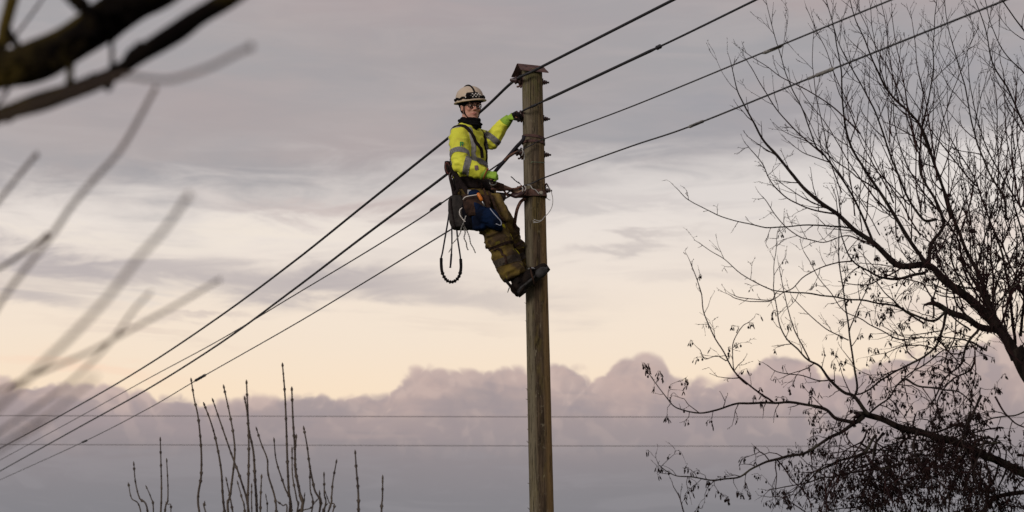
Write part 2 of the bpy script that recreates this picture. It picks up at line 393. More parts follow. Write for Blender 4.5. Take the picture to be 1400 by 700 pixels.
# folded metal cap: ridge along the line of sight to the side, two sloping flaps with thickness
ux = Vector((.93, .34, 0)).normalized(); uy = Vector((-.34, .93, 0)).normalized(); uz = Vector((0, 0, 1))
rc = at(724.5, 88.5, 18) + uy * 0.0
hw = .112; th = .004
mb = MB()
sec = [(-.112, -.086), (-.108, -.078), (-.06, -.045), (-.012, -.003), (0, 0), (.012, -.003), (.06, -.045), (.108, -.078), (.112, -.086)]
for sgn in (0, 1):
    for (yy, zz) in sec:
        for e in (-1, 1):
            wob = .003 * noise.noise(Vector((yy * 20, e * 3, 1)))
            mb.v.append(rc + ux * (e * hw * (1.0 + .12 * abs(yy) / .12)) + uy * yy + uz * (zz + wob - sgn * th))
n = len(sec)
for i in range(n - 1):
    a = i * 2; mb.face(a, a + 1, a + 3, a + 2); o2 = n * 2; mb.face(a + o2, a + 2 + o2, a + 3 + o2, a + 1 + o2)
    mb.face(a, a + 2, a + 2 + o2, a + o2); mb.face(a + 1, a + 1 + o2, a + 3 + o2, a + 3)
mb.face(0, n * 2, n * 2 + 1, 1); mb.face(n * 2 - 2, n * 2 - 1, n * 4 - 1, n * 4 - 2)
mb.build('cap', M['rust'], pole, smooth=False)
for sx_ in (-.05, .03):
    mb = MB(); p = rc + ux * sx_ + uy * -.05 + uz * -.036; mb.ell(p, .006, .006, .004); mb.build('cap_nail', M['insul'], pole)

def insulator(px, py, rpy, side=-1, dark=M['insul']):
    """bracket with ribbed insulator on the left, bolt through the pole with washer and nuts on the right"""
    c0 = pole_pt(at(px, py, 18).z); r = pole_r(c0.z); L = Vector((-.99, -.12, .02)).normalized()
    f1, f2 = frame_of(L)
    ins = MB(); b0 = c0 + L * (r - .01)
    prof = [(0, .022), (.015, .030), (.022, .038), (.034, .040), (.040, .026), (.050, .024), (.056, .033), (.066, .034), (.072, .022), (.084, .020), (.094, .015), (.108, .012), (.112, .006)]
    ins.loft([(b0 + L * d, f1, rr, f2, rr) for d, rr in prof], 18)
    o = ins.build('insulator', dark, pole)
    br = MB(); dn = Vector((0, 0, -1))
    br.tube(spline([b0 + L * .012 + dn * .005, b0 + L * .035 + dn * .05, b0 + L * .055 + dn * .055]), .008, 6)
    br.tube([b0 + L * .005 + dn * .02, b0 + L * .022 + dn * .062], .009, 6)
    br.box(b0 + L * .004, .008, .030, .035, (L, f1, f2))
    br.build('bracket', M['rust'], pole)
    bo = MB(); c1 = pole_pt(at(px, rpy, 18).z); Rr = Vector((.995, .06, -.02)).normalized(); f1, f2 = frame_of(Rr)
    e0 = c1 + Rr * (pole_r(c1.z) - .006)
    bo.box(e0 + Rr * .006, .005, .026, .026, (Rr, f1, f2))
    bo.tube([e0, e0 + Rr * .062], .0085, 8)
    bo.build('bolt', M['insul'], pole)
    nu = MB(); nu.tube([e0 + Rr * .014, e0 + Rr * .030], .020, 6); nu.tube([e0 + Rr * .032, e0 + Rr * .044], .016, 6)
    nu.build('nut', M['insul'], pole, smooth=False)
insulator(712, 111, 112); insulator(714, 158, 162); insulator(716, 209, 211); insulator(718, 261, 260)

# double steel band, bracket plate and small fittings
def ring(z, tilt, rr, th_, hh, name, m_, a0=0, a1=2 * math.pi, nn=40):
    mb = MB(); full = a1 - a0 > 6.2; pts = []
    for k in range(nn + 1):
        a = a0 + (a1 - a0) * k / nn; c0 = pole_pt(z + tilt * math.cos(a)); r = pole_r(z) + rr
        pts.append((c0, Vector((math.cos(a), math.sin(a), 0)), r))
    for c0, d, r in pts:
        for (e, h) in ((-.004, -hh), (th_, -hh), (th_, hh), (-.004, hh)): mb.v.append(c0 + d * (r + e) + uz * h)
    for k in range(nn):
        for e in range(4):
            a = k * 4 + e; b_ = k * 4 + (e + 1) % 4; mb.face(a, b_, b_ + 4, a + 4)
    mb.face(0, 1, 2, 3); mb.face(*[nn * 4 + i for i in (3, 2, 1, 0)])
    return mb.build(name, m_, pole, smooth=False)
zb = at(730, 187.0, 17.9).z
ring(zb + .012, -.012, .002, .007, .011, 'band', M['rust']); ring(at(730, 192, 17.9).z, -.004, .002, .007, .010, 'band', M['rust'])
zk = at(735, 262.5, 17.9).z
ring(zk, -.004, .003, .008, .026, 'bracket_plate', M['brownpaint'], math.pi * 1.02, math.pi * 2.02, 24)
mb = MB(); fl = at(735, 266.5, 17.89)
mb.box(pole_pt(zk - .028) + Vector((.0, -.055, 0)), .100, .052, .0035); mb.build('bracket_flange', M['brownpaint'], pole, smooth=False)
mb = MB(); p = at(739.5, 264, 17.895)
mb.tube([p + Vector((0, .02, 0)), p + Vector((0, -.012, 0))], .012, 6); mb.tube([p + Vector((0, .01, 0)), p + Vector((0, -.004, 0))], .018, 14)
mb.build('bracket_bolt', mat('galvanised_bolt', (.32, .29, .24), (.18, .16, .13), .6, 60), pole, smooth=False)
mb = MB()
mb.tube(spline([at(716, 262, 17.88), at(712, 265, 17.84), at(706, 268, 17.84), at(700, 266, 17.86)], 5), [.020] * 16, 8)
mb.box(at(709, 267, 17.86), .035, .02, .018)
mb.build('clamp', M['insul'], pole)
mb = MB()
mb.tube(spline([at(745.5, 255, 17.97), at(747, 251, 17.96), at(750, 256, 17.96), at(752, 260, 17.97), at(746, 260, 17.98)], 5), .0065, 6)
mb.build('eye_bolt', M['insul'], pole)
mb = MB(); zs = at(735, 221, 17.9)
mb.tube(spline([at(725.5, 223.6, 17.89), at(727.5, 221.4, 17.88), at(731, 221.6, 17.885), at(737, 222, 17.89), at(742, 222.1, 17.94), at(744.6, 222.2, 17.99)], 4), .0035, 6)
mb.build('staple', mat('green_staple', (.16, .22, .14), (.06, .07, .05), .5, 60), pole)

# loose tie wires
def twine(name, paths, r, m_, parent=None, n=6):
    mb = MB()
    for P in paths: mb.tube(spline([at(*p) for p in P], n), r, 5)
    return mb.build(name, m_, parent)
twine('tie_wire', [[(721, 253, 17.86), (725, 253.5, 17.865), (728, 258, 17.865), (732, 259.5, 17.868), (737, 265, 17.87)], [(713, 255, 17.83), (715, 258, 17.82), (714, 262, 17.82)],
                   [(717, 254, 17.83), (719, 257.5, 17.83), (717.5, 261, 17.83)]], .0045, M['wire_grey'], pole)
twine('tie_wire', [[(713.5, 204, 17.86), (716, 208, 17.845), (717, 213, 17.85), (716.8, 219, 17.86)], [(714, 203, 17.86), (715, 208, 17.83), (713.5, 213, 17.83)]], .0042, M['wire_grey'], pole)
twine('tie_wire', [[(712, 252, 17.9), (708.5, 250, 17.9), (706, 247.6, 17.9), (703, 246, 17.9), (701.5, 243.5, 17.9), (698.5, 241.3, 17.9)],
                   [(712, 252.5, 17.89), (709, 249, 17.89), (706.5, 248.8, 17.89), (703, 245, 17.89), (702, 244.5, 17.89), (698.3, 241.5, 17.9)]], .0032, M['cable'], pole)
twine('hanging_wire', [[(746, 254.5, 17.97), (750, 256, 17.95), (753.5, 262, 17.93), (755.8, 273, 17.92), (754.5, 283, 17.91), (750, 291, 17.89), (744, 297, 17.875), (741, 301, 17.85), (735, 304, 17.84), (728.5, 302, 17.84)],
                       [(741, 301, 17.85), (736, 301.8, 17.84), (730, 300, 17.84)], [(743, 299, 17.86), (737, 303.5, 17.84), (729, 304.5, 17.84)]], .0032, M['wire_grey'], pole)
twine('hanging_wire', [[(746, 268, 17.93), (748, 271, 17.93), (750.5, 273, 17.93), (752.5, 273.4, 17.93)]], .0030, M['wire_grey'], pole)

# ------------------------------------------------------------------ overhead lines
def sagline(pts, n=10): return spline([at(*p) for p in pts], n)
def cable(label, m_, left, right, rl, rr, sleeves=(), extra=()):
    o = thing('overhead_wire', label, 'overhead wire', at(*left[-1]), 'overhead wires tied to the pole')
    mb = MB(); Pl = sagline(left)
    # carry on down the line beyond the frame
    d = (Pl[0] - Pl[1]).normalized(); mb.tube([Pl[0] + d * 60] + Pl, rl, 6)
    Pr = sagline(right); d = (Pr[-1] - Pr[-2]).normalized(); Pr.append(Pr[-1] + d * 9)
    mb.tube(Pr, rr, 6)
    mb.build('conductor', m_, o)
    for (x0, y0, Y0, x1, y1, Y1, r, mm) in sleeves:
        a, b_ = at(x0, y0, Y0), at(x1, y1, Y1); s_ = MB(); d = b_ - a
        P = [a + d * t for t in (0, .06, .12, .3, .5, .7, .88, .94, 1)]
        s_.tube(P, [r * k for k in (.5, .6, 1.05, .95, 1.0, .93, 1.05, .6, .5)], 8); s_.build('splice_sleeve', mm, o)
    return o
# distances: the line comes from far on the left (63 m) to close over the right shoulder
def dl(x, y): 
    """distance of the line at photo column x on the far side of the pole"""
    k = (x - 700) / FPX; return (0.17 + 6.05) / (k + 0.336) * 0.98
def L_(pts): return [(x, y, dl(x, y)) for x, y in pts]
cable('topmost wire of the line, thick black cable passing just under the pole cap', M['cable'],
      L_([(0, 613), (110, 553), (200, 500), (300, 433), (400, 359), (500, 279), (610, 191), (660, 150), (696, 116)]) + [(712, 104.5, 17.86)],
      [(712, 104.5, 17.86), (728, 97.5, 17.84), (745, 89, 17.7), (800, 61, 17.1), (920, 0, 15.6)], .0125, .0115)
cable('second wire from the top, black cable running through the gloved left hand', M['cable'],
      L_([(0, 644), (110, 583), (200, 533), (300, 470), (400, 397), (500, 321), (610, 239), (660, 196)]) + [(695, 167, 18.04), (712, 153.5, 17.97)],
      [(712, 153.5, 17.97), (718, 149.8, 17.86), (731, 144, 17.84), (745, 137.6, 17.7), (800, 111, 16.9), (914, 58, 15.3), (1033, 0, 13.6)], .0125, .0075,
      [(731, 144, 17.84, 914, 58, 15.3, .0120, M['cable']), (726, 146.3, 17.84, 734, 142.7, 17.8, .012, M['cable']), (898, 65.6, 15.5, 903, 63.2, 15.45, .017, M['cable'])])
cable('third wire from the top, thin wire tied off below the rusty double band', M['barewire'],
      L_([(0, 629), (110, 569), (200, 519), (300, 465), (400, 405), (500, 345), (575, 298), (612, 272), (665, 236)]) + [(702, 211, 17.95), (715, 204, 17.86)],
      [(715, 204, 17.86), (728, 197.5, 17.85), (744, 190, 17.7), (860, 147, 15.9), (1043, 72, 13.2), (1218, 0, 11.7)], .0068, .0052,
      [(588, 288, dl(588, 0), 604, 277, dl(604, 0), .014, M['cable']), (1043, 73, 13.2, 1070, 62, 12.95, .011, M['sleeve'])])
cable('lowest wire of the line with three pale splice sleeves right of the pole', M['barewire'],
      L_([(0, 656), (110, 606), (200, 560), (270, 519), (400, 445), (500, 385), (608, 319), (660, 288)]) + [(704, 264, 17.95), (716, 254, 17.86)],
      [(716, 254, 17.86), (730, 249.5, 17.85), (748, 241.5, 17.7), (860, 201, 15.7), (943, 173, 14.5), (1107, 107, 12.7), (1375, 0, 11.0)], .0068, .0060,
      [(266, 521, dl(268, 0), 282, 512, dl(280, 0), .020, M['cable']), (112, 605, dl(112, 0), 119, 602, dl(118, 0), .02, M['cable']),
       (941, 174, 14.52, 963, 165, 14.3, .011, M['sleeve']), (1105, 107.6, 12.72, 1114, 104, 12.6, .009, M['sleeve']), (1114, 104, 12.6, 1141, 93.4, 12.4, .012, M['sleeve'])])
# far line crossing low behind everything
fw = mat('distant_wire', (.17, .155, .165), None, .7)
for i, (y0, y1, lab) in enumerate([(568.2, 570.6, 'upper of two faint far wires crossing level in front of the cloud bank'), (607.6, 610.6, 'lower of two faint far wires crossing level in front of the cloud bank')]):
    o = thing('distant_wire', lab, 'overhead wire', at(700, y0, 72), 'far wires crossing low behind the pole')
    mb = MB(); mb.tube([at(-900, y0 - 1.2, 72), at(0, y0, 72), at(700, (y0 + y1) / 2 + .4, 72), at(1400, y1, 72), at(2300, y1 + 1, 72)], .012, 6)
    mb.build('conductor', fw, o)
# ------------------------------------------------------------------ alder tree on the right
rnd = random.Random(11)
def jit(P, amp, f=9.0, seed=0):
    out = []
    for i, p in enumerate(P):
        w = 0 if i == 0 else 1
        out.append(p + Vector((noise.noise(p * f + Vector((seed, 0, 0))), noise.noise(p * f + Vector((0, seed + 5, 0))), noise.noise(p * f + Vector((0, 0, seed + 9))))) * amp * w)
    return out
TY = 14.6
tree = thing('alder_tree', 'bare alder tree with catkins and dense dark twigs filling the right side', 'tree', (at(1520, 700, TY + .4).x, TY + .4, 0))
PXM = FPX / 15.0
TW, CK, CN = MB(), MB(), MB()
twc = [0]
def catkins(p, k):
    k += rnd.randint(0, 1)
    for _ in range(k):
        d = Vector((rnd.uniform(-.6, .6), rnd.uniform(-.6, .6), -1)).normalized(); L = rnd.uniform(.014, .034)
        s0 = p + Vector((rnd.uniform(-.012, .012), rnd.uniform(-.012, .012), 0)); a = s0 + d * rnd.uniform(.006, .02)
        TW.tube([p, s0, a], .0011, 3, False); r = rnd.uniform(.0028, .0045)
        CK.tube([a, a + d * L * .3, a + d * L * .75, a + d * L], [r * .5, r, r * .9, r * .35], 5)
def cone(p):
    d = Vector((rnd.uniform(-.5, .5), rnd.uniform(-.5, .5), -1)).normalized(); a = p + d * .014
    TW.tube([p, a], .0012, 3, False); CN.ell(a + d * .006, .0068, .0068, .0088, None, 6, 5)
def twig(p, d, L, r, lvl, mode):
    """mode: up / droop / mix"""
    twc[0] += 1
    n = max(3, int(L / .045)); P = [p]; q_ = p.copy(); dd = d.normalized()
    trop = {'up': Vector((0, 0, .09)), 'droop': Vector((0, 0, -.13)), 'mix': Vector((0, 0, .0)), 'bare': Vector((0, 0, .05))}[mode]
    kink = {'up': .13, 'droop': .50, 'mix': .26, 'bare': .2}[mode]
    rad = [r]
    for i in range(n):
        side_ = dd.cross(Vector((rnd.gauss(0, 1), rnd.gauss(0, 1), rnd.gauss(0, 1))))
        dd = (dd + side_ * kink * .6 + trop + Vector((rnd.gauss(0, 1), rnd.gauss(0, 1), rnd.gauss(0, 1))) * kink * .35).normalized()
        q_ = q_ + dd * L / n; P.append(q_.copy()); rad.append(r * (1 - .62 * (i + 1) / n))
        if lvl < 3 and rnd.random() < (.55 if lvl == 1 else .30):
            sd_ = dd.cross(Vector((rnd.gauss(0, 1), rnd.gauss(0, .6), rnd.gauss(0, 1)))).normalized()
            a = rnd.uniform(.35, .75) if mode == 'up' else rnd.uniform(.5, 1.1)
            nd = dd * math.cos(a) + sd_ * math.sin(a)
            l2 = L * rnd.uniform(.18, .42) if lvl == 1 else rnd.uniform(.02, .09)
            if l2 > .015: twig(q_.copy(), nd, l2, max(.0017, rad[-1] * .75), lvl + 1, mode)
        elif rnd.random() < .5:      # bud
            TW.tube([q_, q_ + (dd + Vector((rnd.gauss(0, .5), 0, rnd.gauss(0, .5)))).normalized() * .010], [.0022, .0010], 4, False)
    TW.tube(P, rad, 4 if r > .003 else 3, False)
    if mode != 'up' and rnd.random() < (.40 if mode == 'droop' else .25) and mode != 'bare': catkins(q_, rnd.randint(1, 4))
    if mode == 'droop' and rnd.random() < .35: cone(P[len(P) // 2])
    X_, Y_ = 700 + (q_.x - CAM.x) / q_.y * FPX * .975, 350 - (math.atan2(q_.z - 1.6, q_.y) - PITCH) * FPX
    if mode != 'bare' and Y_ > 215 and X_ > 1150:
        if rnd.random() < .22 * min(1, (Y_ - 215) / 120): catkins(q_, rnd.randint(1, 4))
        if rnd.random() < .15 * min(1, (Y_ - 215) / 120): cone(P[len(P) // 2])
def branch(pts, w0, w1, dens=1.0, mode='up', tl=.35, dy=0.0, dy2=None, grow=True, name='branch', side_bias=None):
    """photo points from the base to the tip, px widths at both ends, distance offset at both ends"""
    if dy2 is None: dy2 = dy
    n = len(pts)
    P = spline([at(x, y, TY + dy + (dy2 - dy) * i / (n - 1)) for i, (x, y) in enumerate(pts)], 7)
    P = jit(P, .006 if mode == 'up' else .018, 7, rnd.random() * 50)
    rad = [max(.0016, w / 2 / PXM * (.80 if w0 > 3 else .95)) for w in lerpr(w0, w1, len(P), .7)]
    rad = [r * (1 + .12 * noise.noise(p * 12)) for r, p in zip(rad, P)]
    mb = MB(); mb.tube(P, rad, 8 if w0 > 5 else 6); mb.build(name, M['bark'] if w0 > 3.2 else M['twig'], tree)
    if not grow: return P
    tot = sum((P[i + 1] - P[i]).length for i in range(len(P) - 1)); acc = 0.0; sg = 1
    nxt = rnd.uniform(.05, .2)
    for i in range(1, len(P)):
        acc += (P[i] - P[i - 1]).length
        while acc > nxt:
            nxt += rnd.uniform(.5, 1.5) * (.084 if mode == 'up' else .078) / dens
            t = acc / tot; d = (P[min(i + 1, len(P) - 1)] - P[i - 1]).normalized(); sg = -sg
            perp = d.cross(Vector((0, 1, 0))).normalized() * sg
            a = rnd.uniform(.35, .8) if mode == 'up' else rnd.uniform(.5, 1.3)
            nd = d * math.cos(a) + (perp + Vector((0, rnd.gauss(0, .55), 0))).normalized() * math.sin(a)
            l = tl * (rnd.uniform(.35, 1.15) if rnd.random() < .8 else rnd.uniform(1.2, 1.9)) * (1.12 - .7 * t); r = min(rad[i] * .65, .0022 + l * .0075)
            twig(P[i].copy(), nd, l, max(r, .0024), 1, mode)
    twig(P[-1].copy(), (P[-1] - P[-2]), .08, rad[-1], 2, mode)
    return P
# trunk from off-frame ground, up into the crown
tb = Vector((tree.location.x, tree.location.y, 0))
trk = [tb, Vector((tb.x, tb.y, 1.2)), at(1510, 690, TY + .35), at(1485, 610, TY + .2), at(1445, 548, TY + .1), at(1408, 508, TY), at(1388, 478, TY)]
P = jit(spline(trk, 8), .02, 3)
mb = MB(); mb.tube(P, [(.15 + (.052 - .15) * i / (len(P) - 1)) * (1 + .1 * noise.noise(p * 6)) for i, p in enumerate(P)], 16); mb.build('trunk', M['bark'], tree)
B = branch
# main limbs
B([(1390, 490), (1375, 462), (1350, 432), (1323, 407), (1292, 384), (1269, 363), (1230, 363), (1199, 336), (1169, 315), (1147, 294), (1107, 265), (1076, 230), (1045, 193), (1030, 166), (1008, 123), (999, 85)], 21, 1.2, .8, 'up', .36, 0, -.5)
B([(1388, 482), (1373, 457), (1338, 446), (1307, 430), (1280, 417)], 14, 9, .7, 'mix', .3, .05, -.1)
B([(1395, 500), (1380, 470), (1361, 438), (1342, 384), (1323, 346), (1303, 296), (1280, 230), (1257, 170), (1219, 131), (1199, 96), (1184, 58), (1168, 23), (1158, -15)], 11, 1.3, .85, 'up', .45, .1, .3)
B([(1269, 365), (1242, 326), (1207, 269), (1180, 230), (1160, 190), (1153, 150), (1150, 100), (1141, 42), (1128, -5)], 8, 1.2, .8, 'up', .42, 0, -.3)
B([(1269, 363), (1274, 334), (1290, 307), (1280, 275), (1265, 250), (1257, 231), (1259, 193), (1265, 154), (1276, 96), (1276, 58), (1280, 5)], 8, 1.3, .9, 'up', .4, .05, .4)
B([(1300, 300), (1290, 262), (1284, 239), (1269, 204), (1257, 170), (1240, 150), (1219, 131), (1205, 100), (1196, 60), (1190, 10)], 5, 1.1, .9, 'up', .4, .2, .1)
B([(1280, 300), (1262, 300), (1242, 270), (1219, 216), (1203, 170), (1188, 135), (1168, 100), (1153, 73), (1141, 42), (1130, 0)], 5.5, 1.1, .8, 'up', .4, -.2, -.4)
B([(1195, 334), (1180, 300), (1167, 270), (1147, 239), (1126, 212), (1114, 197), (1099, 154), (1082, 120), (1070, 85), (1059, 46), (1047, 0)], 5, 1.0, .75, 'up', .36, -.2, -.7)
B([(1126, 212), (1099, 189), (1068, 158), (1045, 123), (1026, 89)], 2.6, 1.0, .8, 'up', .22, -.5, -.7)
B([(1376, 300), (1373, 270), (1361, 251), (1342, 212), (1330, 173), (1319, 116), (1307, 77), (1296, 35), (1290, -10)], 5, 1.2, .9, 'up', .4, .2, .5)
B([(1430, 260), (1410, 190), (1396, 162), (1377, 120), (1357, 85), (1346, 35), (1330, -5)], 5.5, 1.5, .7, 'up', .4, .3, .1)
B([(1430, 140), (1400, 100), (1377, 77), (1357, 39), (1346, -5)], 3.5, 1.3, .7, 'up', .35, -.2, -.1)
B([(1430, 90), (1400, 42), (1384, 20), (1368, -5)], 3.5, 2, .5, 'up', .3, .5, .5)
B([(1425, 330), (1400, 290), (1375, 250), (1350, 205), (1335, 160), (1325, 105), (1322, 60)], 4.5, 1, .9, 'up', .4, .6, .7)
B([(1388, 470), (1380, 400), (1368, 340), (1349, 290), (1330, 240), (1300, 190), (1288, 150), (1280, 110)], 6, 1, .9, 'up', .45, .4, .9)
B([(1395, 460), (1402, 380), (1398, 320), (1385, 270), (1388, 210), (1380, 160)], 6, 1.2, .8, 'up', .4, .7, .4)
B([(1360, 440), (1340, 400), (1318, 360), (1306, 320), (1262, 262), (1235, 215), (1222, 160), (1226, 110), (1232, 60)], 5, 1, .8, 'up', .42, .5, 1.0)
B([(1377, 455), (1350, 415), (1335, 375), (1345, 330), (1360, 280), (1385, 220), (1400, 160)], 5, 1.2, .8, 'up', .4, -.3, -.4)
B([(1320, 400), (1300, 350), (1310, 300), (1330, 255), (1350, 225), (1385, 180)], 4, 1, .8, 'up', .35, -.4, -.6)
B([(1292, 384), (1325, 395), (1350, 380), (1372, 350), (1400, 330)], 4, 1.6, .9, 'mix', .35, -.1, -.3)
# lighter sweeping branches reaching left
B([(1210, 345), (1195, 334), (1172, 318), (1147, 309), (1099, 308), (1045, 310), (995, 299), (953, 280), (922, 257)], 4.2, 1.1, .75, 'bare', .13, -.2, -.6)
B([(1147, 294), (1110, 287), (1075, 270), (1052, 245), (1035, 215), (1022, 200)], 2.6, 1, 1.0, 'bare', .2, -.5, -.8)
B([(1199, 336), (1160, 322), (1120, 332), (1085, 318), (1058, 292), (1040, 270)], 2.4, 1, 1.0, 'bare', .2, -.3, -.6)
B([(1292, 425), (1276, 436), (1246, 427), (1207, 415), (1153, 407), (1111, 403), (1068, 398), (1030, 384), (991, 355), (956, 332)], 5, 1.1, .6, 'bare', .16, -.2, -.6)
B([(1265, 373), (1219, 382), (1192, 375), (1165, 355), (1150, 330), (1147, 300)], 5.5, 1.6, .7, 'mix', .25, -.1, -.3)
B([(1165, 357), (1130, 363), (1105, 375), (1085, 392), (1072, 400), (1052, 411), (1012, 408), (1000, 404)], 2.2, 1, .7, 'bare', .14, -.4, -.6)
B([(1062, 400), (1050, 412), (1010, 409), (1000, 405)], 1.6, 1, .4, 'mix', .06, -.5, -.5)
B([(1167, 545), (1172, 530), (1168, 500), (1161, 454), (1155, 411), (1147, 357), (1147, 316), (1143, 270)], 5, 1.6, .5, 'up', .22, -.2, -.5)
B([(1161, 454), (1172, 425), (1185, 395), (1192, 370)], 2.2, 1, .5, 'up', .12, -.3, -.4)
B([(1160, 465), (1130, 450), (1105, 430), (1085, 408)], 1.8, 1, .5, 'up', .12, -.4, -.6)
B([(1260, 460), (1230, 462), (1200, 450), (1172, 435), (1150, 420), (1120, 380), (1100, 345)], 2.2, 1, .6, 'mix', .16, -.3, -.5)
for i in range(36):           # fine upright shoots through the crown
    x = rnd.uniform(1150, 1400); y = 300 + (x - 1250) * .45 + rnd.uniform(-110, 60); a = rnd.uniform(-2.15, -1.1) - (1400 - x) * .0012; dyy = rnd.uniform(-.8, 1.1); pts = [(x, y)]
    for k in range(rnd.randint(4, 7)):
        a += rnd.uniform(-.16, .16); pts.append((pts[-1][0] + math.cos(a) * 32, pts[-1][1] + math.sin(a) * 32))
    B(pts, rnd.uniform(1.6, 3.0), .9, .55, 'up', .22, dyy, dyy)
# curling limb dropping from the crotch
B([(1295, 425), (1292, 440), (1288, 453), (1276, 476), (1246, 499), (1207, 519), (1176, 538)], 5.5, 3, 1.1, 'mix', .3, -.3, -.3)
B([(1338, 450), (1322, 472), (1312, 500), (1290, 520), (1280, 545)], 5, 2.4, 1.2, 'droop', .35, -.2, -.4)
# lower main limb
B([(1480, 690), (1440, 664), (1400, 646), (1361, 630), (1323, 611), (1276, 596), (1230, 584), (1188, 567), (1172, 568)], 20, 9, 1.3, 'droop', .34, .1, -.4)
B([(1180, 570), (1169, 576), (1145, 573), (1130, 559), (1099, 551), (1053, 551), (1003, 553), (956, 563), (929, 557), (910, 542), (883, 509)], 8, 1.1, 1.25, 'droop', .20, -.4, -.8)
B([(1188, 567), (1169, 542), (1157, 536), (1134, 521), (1122, 503), (1107, 492), (1091, 476), (1076, 461), (1064, 430), (1059, 384), (1062, 319)], 7, 1.1, 1.15, 'mix', .2, -.4, -.6)
B([(1180, 570), (1162, 584), (1138, 596), (1099, 619), (1061, 627), (1030, 640), (1003, 654), (964, 656), (926, 650), (900, 634)], 8, 1.1, 1.35, 'droop', .23, -.4, -.9)
B([(1057, 550), (1022, 526), (995, 492), (972, 450), (958, 403), (945, 357)], 3, 1.1, .9, 'mix', .14, -.6, -.9)
B([(1022, 526), (1005, 505), (1002, 470), (1015, 447), (1025, 440)], 1.8, 1, .8, 'droop', .12, -.7, -.8)
B([(995, 492), (980, 487), (965, 492), (955, 478)], 1.6, 1, .8, 'droop', .1, -.7, -.8)
B([(1107, 492), (1095, 470), (1082, 440), (1072, 400), (1066, 365)], 2.2, 1, .5, 'up', .15, -.5, -.6)
B([(1140, 520), (1118, 520), (1092, 512), (1065, 510), (1048, 500)], 2.2, 1, .9, 'droop', .14, -.5, -.7)
B([(1188, 567), (1215, 545), (1235, 520), (1262, 498), (1290, 480), (1330, 470)], 3.5, 2, 1.0, 'droop', .3, -.1, .2)
B([(1061, 627), (1085, 655), (1105, 680), (1110, 710)], 2, 1.5, 1.0, 'mix', .22, -.6, -.6)
B([(1130, 705), (1128, 650), (1135, 600)], 2.2, 1, .5, 'up', .15, -.6, -.6)
B([(1120, 705), (1142, 640), (1150, 600), (1160, 560)], 2.0, 1, .4, 'up', .15, -.6, -.6)
B([(935, 700), (929, 680), (921, 665)], 2.0, 1, .4, 'up', .06, -.9, -.9)
B([(1108, 705), (1070, 682), (1052, 680)], 2.0, 1, .6, 'mix', .12, -.8, -.9)
B([(1400, 673), (1369, 677), (1346, 696), (1330, 720)], 8, 7, 1.2, 'droop', .3, .3, .2)
# tangle of hanging branches at the lower right
for i in range(50):
    x = rnd.uniform(1175, 1420); y = rnd.uniform(540, 640) if i < 44 else rnd.uniform(440, 560)
    if x < 1230: y = rnd.uniform(585, 640)
    dyy = rnd.uniform(-.9, .9); pts = [(x, y)]; a = rnd.uniform(1.2, 2.6) if i % 3 else rnd.uniform(.3, 1.2)
    for k in range(rnd.randint(3, 6)):
        a += rnd.uniform(-.75, .75); a = min(max(a, .1), 3.0)
        st = rnd.uniform(18, 38); pts.append((pts[-1][0] + math.cos(a) * st, pts[-1][1] + math.sin(a) * st * .9))
    B(pts, rnd.uniform(2.5, 5.5), 1.5, 1.35, 'droop', .30, dyy, dyy + rnd.uniform(-.3, .3))
for i in range(21):
    x = rnd.uniform(1250, 1400); y = rnd.uniform(350, 500); dyy = rnd.uniform(-.8, .9); pts = [(x, y)]; a = rnd.uniform(-2.6, -.4)
    for k in range(rnd.randint(3, 5)):
        a += rnd.uniform(-.5, .5); pts.append((pts[-1][0] + math.cos(a) * 30, pts[-1][1] + math.sin(a) * 30))
    B(pts, rnd.uniform(2, 4), 1.2, 1.1, 'mix', .32, dyy, dyy)
# crown beyond the right frame edge
for i in range(9):
    x = 1400 + rnd.uniform(0, 40); y = rnd.uniform(470, 640); a = rnd.uniform(-1.5, .1); pts = [(x, y)]; dyy = rnd.uniform(0, .8)
    for k in range(7):
        a += rnd.uniform(-.3, .2); a = max(a, -1.6); pts.append((pts[-1][0] + math.cos(a) * 62 + 6, pts[-1][1] + math.sin(a) * 62))
    B(pts, rnd.uniform(8, 14), 1.5, .35, 'up', .5, dyy, dyy + rnd.uniform(-1.2, 1.5))
tag(TW.build('twigs', M['twig'], tree), kind='stuff')
tag(CK.build('catkins', M['catkin'], tree), kind='stuff')
tag(CN.build('cones', M['catkin'], tree), kind='stuff')
print('twigs', twc[0], 'faces', len(TW.f), len(CK.f), len(CN.f))

